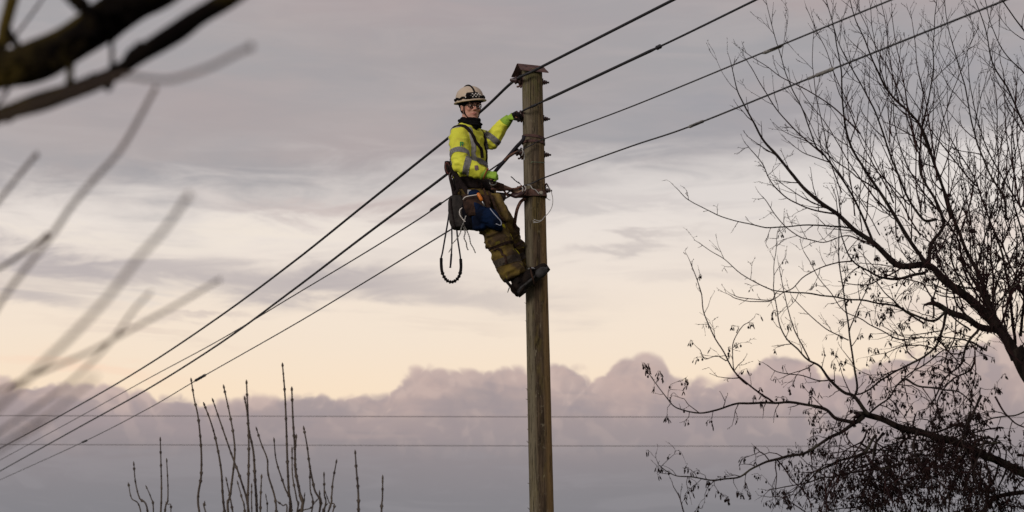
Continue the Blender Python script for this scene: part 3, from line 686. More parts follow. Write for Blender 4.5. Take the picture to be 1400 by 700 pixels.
# ------------------------------------------------------------------ coppiced shoots at the lower left
def shrub(label, YY, base_px, shoots, seed, grp='coppiced shrubs below the wires'):
    r2 = random.Random(seed); bx = at(base_px, 700, YY).x
    t = thing('coppiced_shrub', label, 'shrub', (bx, YY, 0), grp)
    st = MB(); zt = 2.0
    st.tube(spline([Vector((bx, YY, -.1)), Vector((bx + .03, YY, .7)), Vector((bx - .02, YY, 1.4)), Vector((bx, YY, zt))]), [.075 - .002 * i for i in range(19)], 10)
    st.build('stem', M['shoot'], t)
    for pts, w in shoots:
        X0 = [(150 + x / 3.181, 480 + y / 3.181) for x, y in pts]; yo = r2.uniform(-.35, .35)
        P = [at(x, y, YY + yo) for x, y in X0]
        low = P[-1]; mid = Vector((low.x + (bx - low.x) * .45, low.y + (YY - low.y) * .5, (low.z + zt) / 2))
        P += [mid, Vector((bx, YY, zt - .05))]
        P = spline(P[::-1], 7); n = len(P)
        sh = MB(); k = FPX / (YY * 1.02); r0, r1 = w / k * .62, w / k * .36
        rad = lerpr(r0 * 1.25, r1, n)
        sh.tube(P, rad, 7); o = sh.build('shoot', M['shoot'], t)
        bd = MB(); acc = 0; nx = r2.uniform(.03, .1); tot = sum((P[i + 1] - P[i]).length for i in range(n - 1))
        for i in range(n - 1):
            seg = (P[i + 1] - P[i]).length; d = (P[i + 1] - P[i]).normalized()
            while acc + seg > nx:
                p = P[i].lerp(P[i + 1], (nx - acc) / seg); r = rad[i]; f1, f2 = frame_of(d)
                a = r2.uniform(0, 6.3); s1 = f1 * math.cos(a) + f2 * math.sin(a)
                bd.tube([p - d * .008, p - d * .002, p + d * .004, p + d * .010], [r * 1.0, r * 1.25, r * 1.2, r * .95], 7)
                for sgn in (-1, 1): bd.tube([p + s1 * r * .8 * sgn, p + s1 * (r + .0025) * sgn + d * .006, p + s1 * (r + .0015) * sgn + d * .015], [.0026, .0028, .0010], 5)
                nx += r2.uniform(.06, .15) * (1 - .35 * nx / tot)
            acc += seg
        e = P[-1]; d = (P[-1] - P[-2]).normalized(); bd.tube([e - d * .006, e, e + d * .010, e + d * .022], [r1 * .9, r1 * 1.7, r1 * 1.5, r1 * .3], 7)
        tag(bd.build('buds', M['shoot'], o), kind='stuff')
S_ = lambda *p: list(p)
shrub('small dark shrub of five thin budded shoots at the bottom far left', 13.2, 215, [
    (S_((105, 495), (112, 570), (130, 640), (165, 700)), 1.9), (S_((83, 585), (95, 640), (135, 700)), 1.6), (S_((162, 597), (180, 640), (190, 700)), 1.6),
    (S_((220, 388), (223, 500), (225, 600), (222, 700)), 2.1), (S_((248, 480), (253, 580), (252, 650), (240, 700)), 1.9), (S_((252, 665), (266, 700)), 1.3)], 1)
shrub('largest clump of tall budded shoots, in front of the two far wires', 13.0, 360, [
    (S_((355, 130), (368, 210), (385, 290), (398, 430), (398, 540), (390, 700)), 2.4), (S_((412, 235), (440, 310), (462, 390), (485, 520), (500, 700)), 2.4),
    (S_((450, 218), (485, 320), (530, 450), (570, 560), (605, 700)), 2.3), (S_((497, 160), (525, 290), (540, 380), (543, 460), (525, 620), (515, 700)), 2.5),
    (S_((595, 140), (600, 250), (605, 340), (625, 440), (632, 560), (640, 700)), 2.7), (S_((588, 210), (600, 290), (605, 420), (603, 560), (602, 700)), 2.5),
    (S_((640, 343), (660, 405), (685, 470), (690, 540), (725, 700)), 2.1), (S_((715, 390), (725, 480), (760, 590), (790, 700)), 2.1),
    (S_((752, 65), (762, 190), (768, 330), (772, 460), (778, 600), (782, 700)), 2.7), (S_((792, 170), (797, 300), (805, 420), (808, 520), (825, 610), (835, 700)), 2.9),
    (S_((811, 376), (806, 470), (815, 560), (830, 640), (832, 700)), 2.4), (S_((845, 340), (858, 410), (870, 500), (890, 600), (912, 700)), 2.3),
    (S_((870, 500), (872, 600), (878, 700)), 1.9), (S_((793, 430), (795, 540), (812, 640), (815, 700)), 2.0), (S_((985, 485), (970, 570), (965, 630), (950, 700)), 2.1),
    (S_((932, 540), (933, 620), (930, 700)), 2.1), (S_((913, 620), (912, 700)), 1.9), (S_((508, 562), (520, 620), (535, 700)), 2.0), (S_((558, 578), (575, 640), (588, 700)), 1.8),
    (S_((617, 590), (618, 700)), 1.8), (S_((660, 550), (657, 620), (655, 700)), 2.1), (S_((680, 635), (685, 700)), 1.4), (S_((412, 667), (417, 700)), 2.0), (S_((847, 630), (838, 690)), 1.6),
    (S_((740, 662), (752, 672), (770, 700)), 1.8), (S_((938, 615), (955, 660), (970, 700)), 1.6), (S_((898, 652), (872, 683), (842, 692), (815, 720)), 1.6), (S_((940, 672), (925, 700)), 1.6)], 2)
shrub('single upright budded shoot between the largest clump and the rightmost shoot', 12.8, 492, [(S_((1068, 445), (1073, 520), (1080, 600), (1082, 700)), 2.5)], 3)
shrub('rightmost single short shoot, nearest to the wooden pole', 12.7, 522, [(S_((1187, 555), (1186, 640), (1182, 700)), 2.3)], 4)

# ------------------------------------------------------------------ out-of-focus branches close to the camera
near = thing('mossy_tree', 'thick blurred dark mossy branches of a near tree at the top left corner', 'tree', (-1.45, 3.2, 0))
def nb_(pts, w0, w1, YY, name='branch', m_='mossbark', Y2=None, knob=.12, parent=None, tail=None, n=8):
    Y2 = Y2 or YY; k = FPX / YY; N_ = len(pts)
    P = [at(x, y, YY + (Y2 - YY) * i / (N_ - 1)) for i, (x, y) in enumerate(pts)]
    if tail: P = [Vector(t_) for t_ in tail] + P
    P = spline(P, n); mb = MB()
    rad = lerpr(w0 / 2 / k, w1 / 2 / k, len(P))
    rad = [r * (1 + knob * 2 * noise.noise(p * (9 / (r * 60 + .3)))) for r, p in zip(rad, P)]
    mb.tube(P, rad, 12); return mb.build(name, M[m_], parent or near)
mb = MB(); T0 = at(-1150, 300, 3.2)
mb.tube(jit(spline([Vector((T0.x - .25, 3.2, -.1)), Vector((T0.x - .2, 3.2, 1.0)), Vector((T0.x - .05, 3.2, 2.0)), T0, T0 + Vector((-.05, 0, .7)), T0 + Vector((.1, .1, 1.6))]), .02, 4), [.13 - .002 * i for i in range(31)], 14)
mb.build('trunk', M['mossbark'], near); near.location = (T0.x - .25, 3.2, 0)
for o in near.children: o.matrix_parent_inverse = Matrix.Translation(-near.location)
nb_([(-1190, 430), (-650, 330), (-260, 205), (-120, 150), (-20, 103), (37, 88), (74, 72), (114, 48), (149, 24), (180, 2), (215, -22), (270, -70)], 48, 70, 3.2, knob=.2)
nb_([(-1195, 520), (-650, 400), (-260, 255), (-120, 200), (-30, 168), (0, 157), (43, 143), (86, 129), (129, 113), (160, 98), (200, 70), (243, 43), (271, 23), (309, 0), (350, -28)], 22, 30, 3.1, knob=.22)
nb_([(140, 118), (152, 106), (163, 90)], 24, 22, 3.1, knob=.2)
nb_([(100, 70), (96, 98), (95, 126)], 11, 12, 3.15)
nb_([(150, 40), (153, 68), (153, 98)], 7, 7, 3.15)
nb_([(-400, 250), (-260, 180), (-60, 130), (-5, 75), (8, 30), (20, -12), (40, -70)], 20, 22, 3.3)
nb_([(80, -40), (100, -6), (116, 12), (124, 28), (128, 50)], 26, 16, 3.1, knob=.3)
nb_([(160, 20), (135, 22), (112, 8), (90, -10)], 16, 20, 3.15)
nb_([(-90, 190), (-12, 97), (2, 70), (17, 54), (37, 28), (57, 0), (70, -25)], 5, 3.2, 3.6, 'twig', 'twig')
nb_([(-60, 190), (0, 138), (12, 118), (20, 108), (26, 92)], 6, 5, 3.3, 'twig', 'twig')
nb_([(0, 92), (2, 80), (0, 60)], 8, 8, 3.3, 'twig')
nb_([(60, 100), (40, 84), (22, 60), (10, 40)], 12, 10, 3.2, knob=.3)
nb_([(190, 12), (172, 30), (160, 44), (150, 52)], 18, 12, 3.2, knob=.4)
nb_([(128, 30), (100, 52), (84, 66)], 34, 30, 3.15, knob=.3)
nb_([(205, 62), (190, 66), (178, 84)], 16, 20, 3.1, knob=.4)
nb_([(-40, 60), (-5, 66), (20, 80), (50, 84)], 14, 12, 3.2, knob=.3)
r3 = random.Random(5)
mk = MB()
for i in range(260):          # moss cushions and bark knobs along the two thick branches
    pts = r3.choice([[(-20, 105), (37, 93), (74, 78), (114, 56), (149, 33), (180, 13)], [(0, 157), (43, 143), (86, 129), (129, 113), (160, 98), (200, 70), (243, 43), (271, 23)]])
    j = r3.randrange(len(pts) - 1); t_ = r3.random(); x = pts[j][0] + (pts[j + 1][0] - pts[j][0]) * t_; y = pts[j][1] + (pts[j + 1][1] - pts[j][1]) * t_
    hw_ = 18 if pts[0][0] == -20 else 8; p = at(x + r3.uniform(-3, 3), y + r3.uniform(-1, 1) * hw_, 3.15 + r3.uniform(-.03, .03)); rr = r3.uniform(.003, .009)
    mk.ell(p, rr, rr, rr * r3.uniform(.6, 1.2), None, 6, 5)
tag(mk.build('moss', M['mossbark'], near), kind='stuff')

hedge = thing('hedge_shrub', 'large bush of strongly blurred pale grey twigs leaning in from the left', 'shrub', (-1.7, 2.6, 0))
M['softtwig'] = mat('smooth_grey_twig', (.12, .080, .060), (.070, .048, .040), .7, 15)
def hw2(pts, w, YY, tail=True):
    x, y = pts[-1]; x0, y0 = pts[-2]; P = pts[::-1]
    e = at(P[0][0], P[0][1], YY)
    ee = at(P[0][0], P[0][1], YY); e2 = at(P[1][0], P[1][1], YY); dd_ = (ee - e2).normalized()
    tl = [(-1.7, 2.6, .1), (-1.55, 2.6, .7), tuple(ee + dd_ * .42 + Vector((-.05, 0, -.03)))] if tail else None
    o = nb_(P, w * 1.35, w * 1.15, YY, 'twig', 'softtwig', knob=.05, parent=hedge, tail=tl)
    return o
hw2([(213, 120), (168, 200), (128, 246), (97, 283), (68, 325), (6, 405), (-60, 500)], 5.2, 2.9)
hw2([(50, 211), (25, 241), (0, 272), (-60, 345)], 4.5, 3.3)
hw2([(65, 321), (32, 346), (0, 366), (-70, 405)], 4.5, 3.6)
hw2([(258, 266), (226, 312), (190, 352), (151, 402), (102, 455), (45, 510), (-40, 590)], 5.6, 2.35)
hw2([(300, 382), (265, 403), (225, 426), (165, 458), (120, 482), (75, 501), (0, 533), (-60, 558)], 3.8, 3.1)
hw2([(207, 398), (182, 425), (160, 456), (125, 495), (80, 535), (0, 590), (-50, 625)], 3.6, 3.0)
hw2([(133, 512), (100, 540), (60, 575), (0, 612)], 3.8, 2.3)
hw2([(345, 63), (320, 75), (286, 92), (237, 108), (205, 108), (165, 104), (110, 122), (43, 146), (-10, 168), (-90, 210)], 5.6, 2.3)
hw2([(62, 570), (30, 590), (-40, 640)], 3.2, 2.5)
for (x, y, YY, w) in [(128, 246, 2.9, 7), (64, 322, 3.6, 7), (258, 268, 2.35, 8), (213, 121, 2.9, 6), (50, 212, 3.3, 6.5), (163, 455, 3.0, 5.5), (343, 64, 2.3, 9), (300, 383, 3.1, 5)]:
    mb = MB(); rr = w / 2 / FPX * YY; mb.ell(at(x, y, YY), rr, rr, rr * 1.5, None, 10, 8); mb.build('bud', M['softtwig'], hedge)
# ------------------------------------------------------------------ the line worker
M['hivis'] = mat('hi_vis_yellow_fabric', (.72, .72, .065), (.60, .61, .05), .75, 5, (1, 1, 1), .35, 60, c3=(.50, .46, .05), s3=7, k3=(.56, .72))
M['hivis_green'] = mat('hi_vis_lining', (.40, .68, .02), (.33, .58, .02), .7, 8)
M['reflect'] = mat('grey_reflective_tape', (.36, .345, .345), (.27, .26, .265), .45, 30, (1, 1, 1), .2)
M['skin'] = mat('skin', (.60, .33, .25), (.50, .23, .17), .5, 26, (1, 1, 1), .15, 260, spec=.35)
M['lips'] = mat('lips', (.46, .19, .155), None, .5)
M['hair'] = mat('brown_hair', (.030, .018, .013), (.015, .010, .008), .7, 60, (1, 1, .2))
M['black'] = mat('black_fabric', (.006, .005, .006), (.010, .009, .010), .95, 50, (1, 1, 1), .8, spec=.05)
M['web'] = mat('dark_webbing', (.012, .008, .009), (.022, .015, .015), .85, 60, (1, 1, 1), .5, spec=.1)
M['leather'] = mat('dirty_brown_leather', (.052, .028, .020), (.020, .012, .010), .8, 18, (1, 1, 1), .7, spec=.1)
M['trouser'] = mat('muddy_hi_vis_trouser', (.130, .086, .016), (.044, .026, .012), .9, 9, (1, 1, 1), .5, 55, lo=.36, hi=.62, c3=(.26, .22, .012), s3=13, k3=(.60, .80))
M['tpatch'] = mat('worn_reflective_tape', (.105, .080, .062), (.065, .050, .040), .7, 20, (1, 1, 1), .4)
M['boot'] = mat('black_boot_leather', (.007, .005, .005), (.016, .010, .008), .75, 25, (1, 1, 1), .6, spec=.1)
M['sole'] = mat('grey_boot_toe', (.030, .028, .030), (.014, .012, .012), .7, 25, (1, 1, 1), .4)
M['glove'] = mat('green_glove_knit', (.30, .50, .055), (.24, .40, .045), .8, 40, (1, 1, 1), .6)
M['rubber'] = mat('black_glove_rubber', (.007, .006, .007), (.014, .011, .011), .8, 40, (1, 1, 1), .5, spec=.1)
M['shell'] = mat('dirty_white_helmet', (.50, .40, .31), (.38, .30, .235), .5, 6, (1, 1, 1), .1, lo=.4, hi=.7, c3=(.30, .24, .20), s3=9, k3=(.58, .72))
M['trim'] = mat('tan_rim', (.38, .29, .16), (.27, .20, .12), .6, 20)
M['blue'] = mat('blue_canvas', (.004, .013, .045), (.002, .004, .013), .85, 9, (1, 1, 1), .6, lo=.4, hi=.6, spec=.1)
M['greycan'] = mat('dark_grey_canvas', (.034, .028, .026), (.016, .013, .013), .85, 14, (1, 1, 1), .7)
M['blackcan'] = mat('black_canvas', (.004, .004, .007), (.008, .007, .009), .9, 14, (1, 1, 1), .5, spec=.05)
M['brown'] = mat('brown_canvas', (.030, .019, .015), (.014, .009, .009), .85, 14, (1, 1, 1), .6)
M['orange'] = mat('orange_plastic', (.55, .16, .02), None, .4)
M['white'] = mat('white_plastic', (.62, .58, .55), None, .5)
M['steel'] = mat('steel', (.35, .35, .36), None, .35, metal=.8)
M['rope'] = mat('brown_rope', (.15, .072, .050), (.09, .045, .035), .8, 60, (1, 1, 1), .6)
M['tan'] = mat('tan_webbing', (.30, .19, .13), (.16, .095, .065), .8, 30)
M['darkrope'] = mat('black_rope', (.014, .012, .020), None, .8)
M['green'] = mat('green_print', (.02, .24, .06), None, .7)
M['navy'] = mat('navy_print', (.02, .03, .12), None, .7)
M['redprint'] = mat('red_edge', (.28, .03, .02), None, .7)

def segd(p, a, b_):
    t_ = max(0, min(1, (p - a).dot(b_ - a) / (b_ - a).length_squared)); return (p - a - (b_ - a) * t_).length
DG = bpy.context.evaluated_depsgraph_get
def remesh(mb, name, vox, sm=4, parent=None, mats=None, smf=.5):
    me = mb.mesh('tmp', mats or M['black']); o = bpy.data.objects.new('tmp', me); COL.objects.link(o)
    r_ = o.modifiers.new('r', 'REMESH'); r_.mode = 'VOXEL'; r_.voxel_size = vox
    if sm: s_ = o.modifiers.new('s', 'SMOOTH'); s_.iterations = sm; s_.factor = smf
    bpy.context.view_layer.update()
    me2 = bpy.data.meshes.new_from_object(o.evaluated_get(DG()))
    bpy.data.objects.remove(o); bpy.data.meshes.remove(me)
    me2.name = name; me2.materials.clear()
    for m_ in (mats if isinstance(mats, (list, tuple)) else [mats or M['black']]): me2.materials.append(m_)
    me2.polygons.foreach_set('material_index', [0] * len(me2.polygons)); me2.polygons.foreach_set('use_smooth', [True] * len(me2.polygons))
    o2 = bpy.data.objects.new(name, me2); COL.objects.link(o2)
    if parent: o2.parent = parent; o2.matrix_parent_inverse = pinv(parent)
    return o2
def displace(o, fn):
    me = o.data; me.update(); ns = [v.normal.copy() for v in me.vertices]
    for v, n_ in zip(me.vertices, ns): v.co += n_ * fn(v.co)
    me.update()
def bvh(o): return BVHTree.FromPolygons([v.co.copy() for v in o.data.vertices], [tuple(p.vertices) for p in o.data.polygons])

CAMD = (at(640, 200, 18) - CAM).normalized()
PX = 1 / 166.5                                        # one photo pixel at the worker, in metres
FD = Vector((.90, -.43, 0)); LD = Vector((.43, .90, 0)); UZ = Vector((0, 0, 1))
root = at(645, 262, 17.95)
person = thing('person', 'line worker in yellow hi-vis jacket, white helmet and glasses, leaning back from the pole', 'person', root)

# pose (photo position, distance)
shR, elR, wrR = at(627, 187, 17.80), at(629.5, 224, 17.66), at(660, 237.5, 17.66)
shL, elL, wrL = at(655, 189, 18.13), at(671, 194, 18.02), at(690.5, 167, 18.0)
hipR, knR, anR = at(656, 272, 17.88), at(683, 333, 17.84), at(703, 379, 17.86)
hipL, knL, anL = at(663, 270, 18.08), at(698, 326, 18.07), at(719, 367, 18.05)
neck = at(641, 172, 17.95)
# torso rings
def tor(e=0.0):
    return [(at(641, 169, 17.95), FD, .062 + e, LD, .068 + e), (at(640.5, 174, 17.95), FD, .082 + e, LD, .12 + e), (at(640, 181, 17.95), FD, .108 + e, LD, .185 + e), (at(640, 192, 17.95), FD, .128 + e, LD, .195 + e),
            (at(640.5, 208, 17.95), FD, .138 + e, LD, .185 + e), (at(641.5, 224, 17.95), FD, .136 + e, LD, .17 + e), (at(643, 238, 17.95), FD, .137 + e, LD, .165 + e), (at(645, 248, 17.95), FD, .140 + e, LD, .168 + e)]
# --- head frame
HC = at(643, 146.5, 17.93)
hyaw = R(27); HF = Vector((math.sin(hyaw), -math.cos(hyaw), -.20)).normalized()
HU = (UZ - HF * UZ.dot(HF)).normalized(); HU = (HU + Vector((-.05, 0, 0))).normalized(); HF = (HF - HU * HF.dot(HU)).normalized(); HL = HU.cross(HF).normalized()
def H(f, l, u): return HC + HF * f + HL * l + HU * u
# --- body: one continuous skin
bd = MB()
for u, w_, f, b_ in []: pass
prof = [(-.118, .020, .060, .010), (-.112, .034, .076, -.012), (-.098, .047, .084, -.030), (-.075, .057, .085, -.050), (-.045, .064, .086, -.068), (-.015, .068, .084, -.084), (.015, .070, .082, -.092),
        (.045, .073, .086, -.096), (.075, .068, .078, -.090), (.098, .052, .056, -.070), (.112, .030, .030, -.040), (.118, .012, .010, -.015)]
bd.loft([(H((f + b_) / 2, 0, u), HF, (f - b_) / 2, HL, w_) for u, w_, f, b_ in prof], 28, 2.25)
bd.loft([(H(.078, 0, .020), HF, .012, HL, .009), (H(.084, 0, .005), HF, .014, HL, .010), (H(.090, 0, -.010), HF, .016, HL, .012), (H(.093, 0, -.022), HF, .018, HL, .016), (H(.086, 0, -.031), HF, .016, HL, .013)], 12)
bd.ell(H(.103, 0, -.021), .0105, .0115, .0095, (HF, HL, HU))
for s_ in (-1, 1):
    bd.ell(H(.092, .0125 * s_, -.026), .010, .0075, .0075, (HF, HL, HU))
    bd.ell(H(.066, .040 * s_, -.022), .020, .020, .022, (HF, HL, HU)); bd.ell(H(.077, .030 * s_, .028), .012, .026, .008, (HF, HL, HU))
    bd.ell(H(-.006, .074 * s_, -.008), .017, .008, .030, (HF, HL, HU)); bd.ell(H(-.010, .079 * s_, .006), .016, .006, .016, (HF, HL, HU)); bd.ell(H(.000, .077 * s_, -.030), .010, .006, .010, (HF, HL, HU))
bd.ell(H(.084, 0, -.0555), .0095, .024, .0052, (HF, HL, HU)); bd.ell(H(.083, 0, -.0655), .0095, .020, .0060, (HF, HL, HU)); bd.ell(H(.076, 0, -.098), .014, .018, .014, (HF, HL, HU))
bd.tube([H(-.02, 0, -.06), neck + Vector((0, 0, -.02)), at(640, 182, 17.95)], [.058, .056, .07], 20)
bd.loft([(c, a, r1 - .022, b2, r2 - .022) for c, a, r1, b2, r2 in tor()[1:]] + [(at(649, 262, 17.97), FD, .115, LD, .145), (at(652, 272, 17.97), FD, .11, LD, .15)], 28)
bd.tube([shR, shR.lerp(elR, .5), elR], [.058, .050, .042], 14); bd.tube([elR, elR.lerp(wrR, .4), wrR], [.042, .042, .029], 14); bd.ell(elR, .043, .043, .043)
bd.tube([shL, shL.lerp(elL, .5), elL], [.058, .050, .042], 14); bd.tube([elL, elL.lerp(wrL, .4), wrL], [.042, .042, .029], 14); bd.ell(elL, .043, .043, .043)
for h_, k_, a_ in ((hipR, knR, anR), (hipL, knL, anL)):
    bd.tube([h_, h_.lerp(k_, .5), k_], [.085, .075, .057], 16); bd.tube([k_, k_.lerp(a_, .35), a_], [.057, .058, .040], 16); bd.ell(k_, .057, .057, .057)
# hands: palm and fingers, one glove each
def hand(wr, d, back, side, curls, spread=.0, s=1.0, thumb=(.5, .5), th_curl=.5):
    """returns MB; d = direction wrist->knuckles, back = back-of-hand normal, side = towards the thumb"""
    m = MB(); d = d.normalized(); back = (back - d * back.dot(d)).normalized(); side_ = back.cross(d).normalized()
    if side_.dot(side) < 0: side_ = -side_
    T = side_
    m.loft([(wr, T, .030 * s, back, .024 * s), (wr + d * .025 * s, T, .036 * s, back, .022 * s), (wr + d * .06 * s, T, .043 * s, back, .019 * s), (wr + d * .088 * s, T, .043 * s, back, .016 * s)], 16, 2.4)
    for i, (L, off) in enumerate(((.074, .033), (.082, .011), (.076, -.011), (.060, -.032))):
        p = wr + d * (.078 - abs(off - .011) * .15) * s + T * off * s; a = 0; dd = (d + T * spread * off * 8).normalized(); P = [p - dd * .012 * s, p]; c_ = curls[i]
        for seg, fr in ((.42, .8), (.32, 1.15), (.26, .8)):
            a += c_ * fr; v = dd * math.cos(a) - back * math.sin(a); P.append(P[-1] + v * L * seg * s)
        Q = []
        for j in range(len(P) - 1): Q += [P[j].lerp(P[j + 1], t_) for t_ in (0, .33, .66)]
        Q.append(P[-1]); r0 = (.0105 - .0008 * (i == 3)) * s
        m.tube(Q, lerpr(r0, r0 * .82, len(Q)), 9); m.ell(P[-1], r0 * .82, r0 * .82, r0 * .82, None, 8, 6)
    tp = wr + d * .028 * s + T * .030 * s - back * .006 * s; v1 = (T * thumb[0] + d * thumb[1] - back * .25).normalized()
    P = [tp - v1 * .01, tp + v1 * .034 * s]; v2 = (v1 * .8 + d * .5 - back * th_curl - T * .3).normalized(); P.append(P[-1] + v2 * .032 * s); P.append(P[-1] + (v2 - back * .3 * th_curl - T * .3).normalized() * .024 * s)
    m.tube(P, [.015 * s, .0135 * s, .0115 * s, .0095 * s], 9); m.ell(P[-1], .0095 * s, .0095 * s, .0095 * s, None, 8, 6)
    return m
dR = (at(680, 240.5, 17.66) - wrR).normalized(); bkR = Vector((.05, -.75, .65))
dL = (at(711, 151, 17.93) - at(694, 163, 17.98)).normalized(); bkL = Vector((-.45, -.35, .8))
hR = hand(wrR + dR * .02, dR, bkR, Vector((0, -.6, .8)), (1.15, 1.2, 1.2, 1.2), 0, 1.06, (.35, .8), .9)
hL = hand(at(694, 163, 17.98), dL, bkL, Vector((0, -1, 0)), (.95, .85, .80, .75), .0, 1.05, (.5, .6), .9)
# bare hands of the body sit inside the gloves
for hm in (hand(wrR + dR * .02, dR, bkR, Vector((0, -.6, .8)), (1.15, 1.2, 1.2, 1.2), 0, .80, (.35, .8), .9), hand(at(694, 163, 17.98), dL, bkL, Vector((0, -1, 0)), (.95, .85, .80, .75), 0, .80, (.5, .6), .9)):
    b0 = len(bd.v); bd.v += hm.v; bd.f += [tuple(i + b0 for i in f) for f in hm.f]; bd.mi += hm.mi
bd.tube([wrR, wrR + dR * .03], .026, 12); bd.tube([wrL, at(694, 163, 17.98)], .026, 12)
for a_, t_ in ((anR, at(735, 377, 17.82)), (anL, at(742, 378, 18.14))):
    bd.tube([a_, a_.lerp(t_, .25) + Vector((0, 0, -.045)), a_.lerp(t_, .5) + Vector((0, 0, -.030)), a_.lerp(t_, .8) + Vector((0, 0, -.008))], [.036, .030, .026, .018], 12)
body = remesh(bd, 'body', .0048, 3, person, [M['skin'], M['lips']])
for p in body.data.polygons:
    c_ = p.center - HC; u, f, l = c_.dot(HU), c_.dot(HF), c_.dot(HL)
    if f > .076 and ((u + .0603) / .0105) ** 2 + (l / .0235) ** 2 < 1: p.material_index = 1
# eyes, brows
eyeb = mat('eye', (.28, .24, .22), None, .3); iris = mat('iris', (.035, .025, .02), None, .2)
for s_ in (-1, 1):
    e = MB(); ec = H(.0745, .031 * s_, .0045); e.ell(ec, .0125, .0135, .0075, (HF, HL, HU)); eo = e.build('eye', eyeb, person)
    e = MB(); look = (CAM - ec).normalized(); e.ell(H(.0838, .0315 * s_ - .001, .0042), .0038, .0066, .0066, (HF, HL, HU), 10, 7); e.build('iris', iris, eo)
    e = MB(); e.tube(spline([H(.083, .013 * s_, .024), H(.088, .030 * s_, .029), H(.076, .050 * s_, .024)], 4), [.002, .003, .0035, .0038, .0038, .0035, .003, .0025, .0015], 6); e.build('eyebrow', M['hair'], person)
# hair showing under the helmet
hb = MB(); hb.loft([(H(-.022, 0, u), HF, (.078 - max(0, -u - .02) * .3) * (1 if u > -.02 else .92), HL, w_) for u, w_ in ((-.052, .060), (-.03, .068), (0, .0745), (.03, .0785), (.06, .077))], 28, 2.2)
hair = hb.build('hair', M['hair'], person)

# --- jacket
jk = MB(); jk.loft(tor(), 40, 2.3)
def arm(m, s_, e_, w_, r):
    m.tube([s_ + (e_ - s_) * t_ for t_ in (0, .25, .5, .75, 1)], [r[0], r[0] * 1.0, r[1] * 1.03, r[1] * .98, r[2]], 20); m.ell(s_, r[0], r[0], r[0] * 1.0); m.ell(e_, r[2], r[2], r[2])
    m.tube([e_ + (w_ - e_) * t_ for t_ in (0, .25, .5, .75, 1)], [r[2], r[2] * 1.02, r[3] * 1.05, r[3], r[4]], 20)
arm(jk, shR, elR, wrR + dR * .01, (.080, .077, .071, .062, .046)); arm(jk, shL, elL, wrL, (.078, .073, .068, .058, .045))
jk.loft([(at(641, 177, 17.95), FD, .085, LD, .095), (at(641.5, 166.5, 17.945), FD, .072, LD, .078), (at(641.5, 165.5, 17.945), FD, .06, LD, .066)], 24)
jacket = remesh(jk, 'jacket', .0075, 7, person, [M['hivis'], M['hivis_green']])
def wr_j(p):
    q1 = noise.noise(Vector((p.x * 16, p.y * 16, p.z * 30))); q2 = noise.noise(Vector((p.x * 9 + p.z * 10, p.y * 9, p.z * 13 - p.x * 8)) + Vector((9, 3, 1)))
    a = .0062 * (1 - abs(q2) * 3.2) + .0034 * q1
    for c_, R_, k_ in ((elR, .10, 1.5), (elL, .10, 1.5), (at(655, 200, 17.9), .09, 1.0), (at(640, 240, 17.85), .10, 1.0)):
        d = (p - c_).length
        if d < R_: a += k_ * .0065 * (1 - d / R_) * math.sin((p - c_).dot(Vector((.5, .1, 1)).normalized()) * 170 + q2 * 5)
    # creases hanging over the belt
    a += .004 * noise.ridged_multi_fractal(Vector((p.x * 9, p.y * 9, p.z * 5)), 1, 2, 3, 1, 2) * .35 - .002
    return a
displace(jacket, wr_j)
for p in jacket.data.polygons:
    if p.center.z < at(645, 242.5, 17.8).z and p.center.x < at(668, 240, 17.9).x and segd(p.center, elR, wrR) > .074 : p.material_index = 1
JB = bvh(jacket)
# bands: strips of the jacket surface between two planes, lifted 3 mm
def band(src, o_, nrm, w, cond, m_, parent, name='reflective_band', lift=.0032):
    bm = bmesh.new(); bm.from_mesh(src.data); nrm = nrm.normalized()
    for f in list(bm.faces):
        if not cond(f.calc_center_median()) or abs((f.calc_center_median() - o_).dot(nrm)) > w: bm.faces.remove(f)
    for sg in (-1, 1):
        geo = bm.verts[:] + bm.edges[:] + bm.faces[:]
        bmesh.ops.bisect_plane(bm, geom=geo, plane_co=o_ + nrm * sg * w / 2, plane_no=nrm * sg, clear_outer=True)
    bmesh.ops.delete(bm, geom=[v for v in bm.verts if not v.link_faces], context='VERTS')
    bm.normal_update()
    for v in bm.verts: v.co += v.normal * lift
    r_ = bmesh.ops.extrude_face_region(bm, geom=bm.faces[:])
    for v in [x for x in r_['geom'] if isinstance(x, bmesh.types.BMVert)]: pass
    me = bpy.data.meshes.new(name); bm.to_mesh(me); bm.free(); me.materials.clear(); me.materials.append(m_)
    me.polygons.foreach_set('material_index', [0] * len(me.polygons)); me.polygons.foreach_set('use_smooth', [True] * len(me.polygons))
    o = bpy.data.objects.new(name, me); COL.objects.link(o); o.parent = parent; o.matrix_parent_inverse = pinv(parent)
    return o
uR, fR, uL, fL = (elR - shR).normalized(), (wrR - elR).normalized(), (elL - shL).normalized(), (wrL - elL).normalized()
inR = lambda p: segd(p, shR, elR) < .10 and p.dot(LD) < (shR.dot(LD) + .075)
band(jacket, at(630, 213.5, 17.7), uR + Vector((-.12, 0, .12)), .050, lambda p: segd(p, shR.lerp(elR, .4), elR) < .088 and p.dot(LD) < shR.dot(LD) + .055, M['reflect'], jacket)
band(jacket, elR + fR * .060, fR + Vector((0, 0, .22)), .052, lambda p: segd(p, elR, wrR) < .086 and (p - elR).dot(fR) > -.02, M['reflect'], jacket)
band(jacket, elL + fL * .025, fL + Vector((.15, 0, .1)), .050, lambda p: segd(p, elL, wrL) < .085 and p.dot(fL) > elL.dot(fL) - .05 and p.x > at(664, 200, 18).x, M['reflect'], jacket)
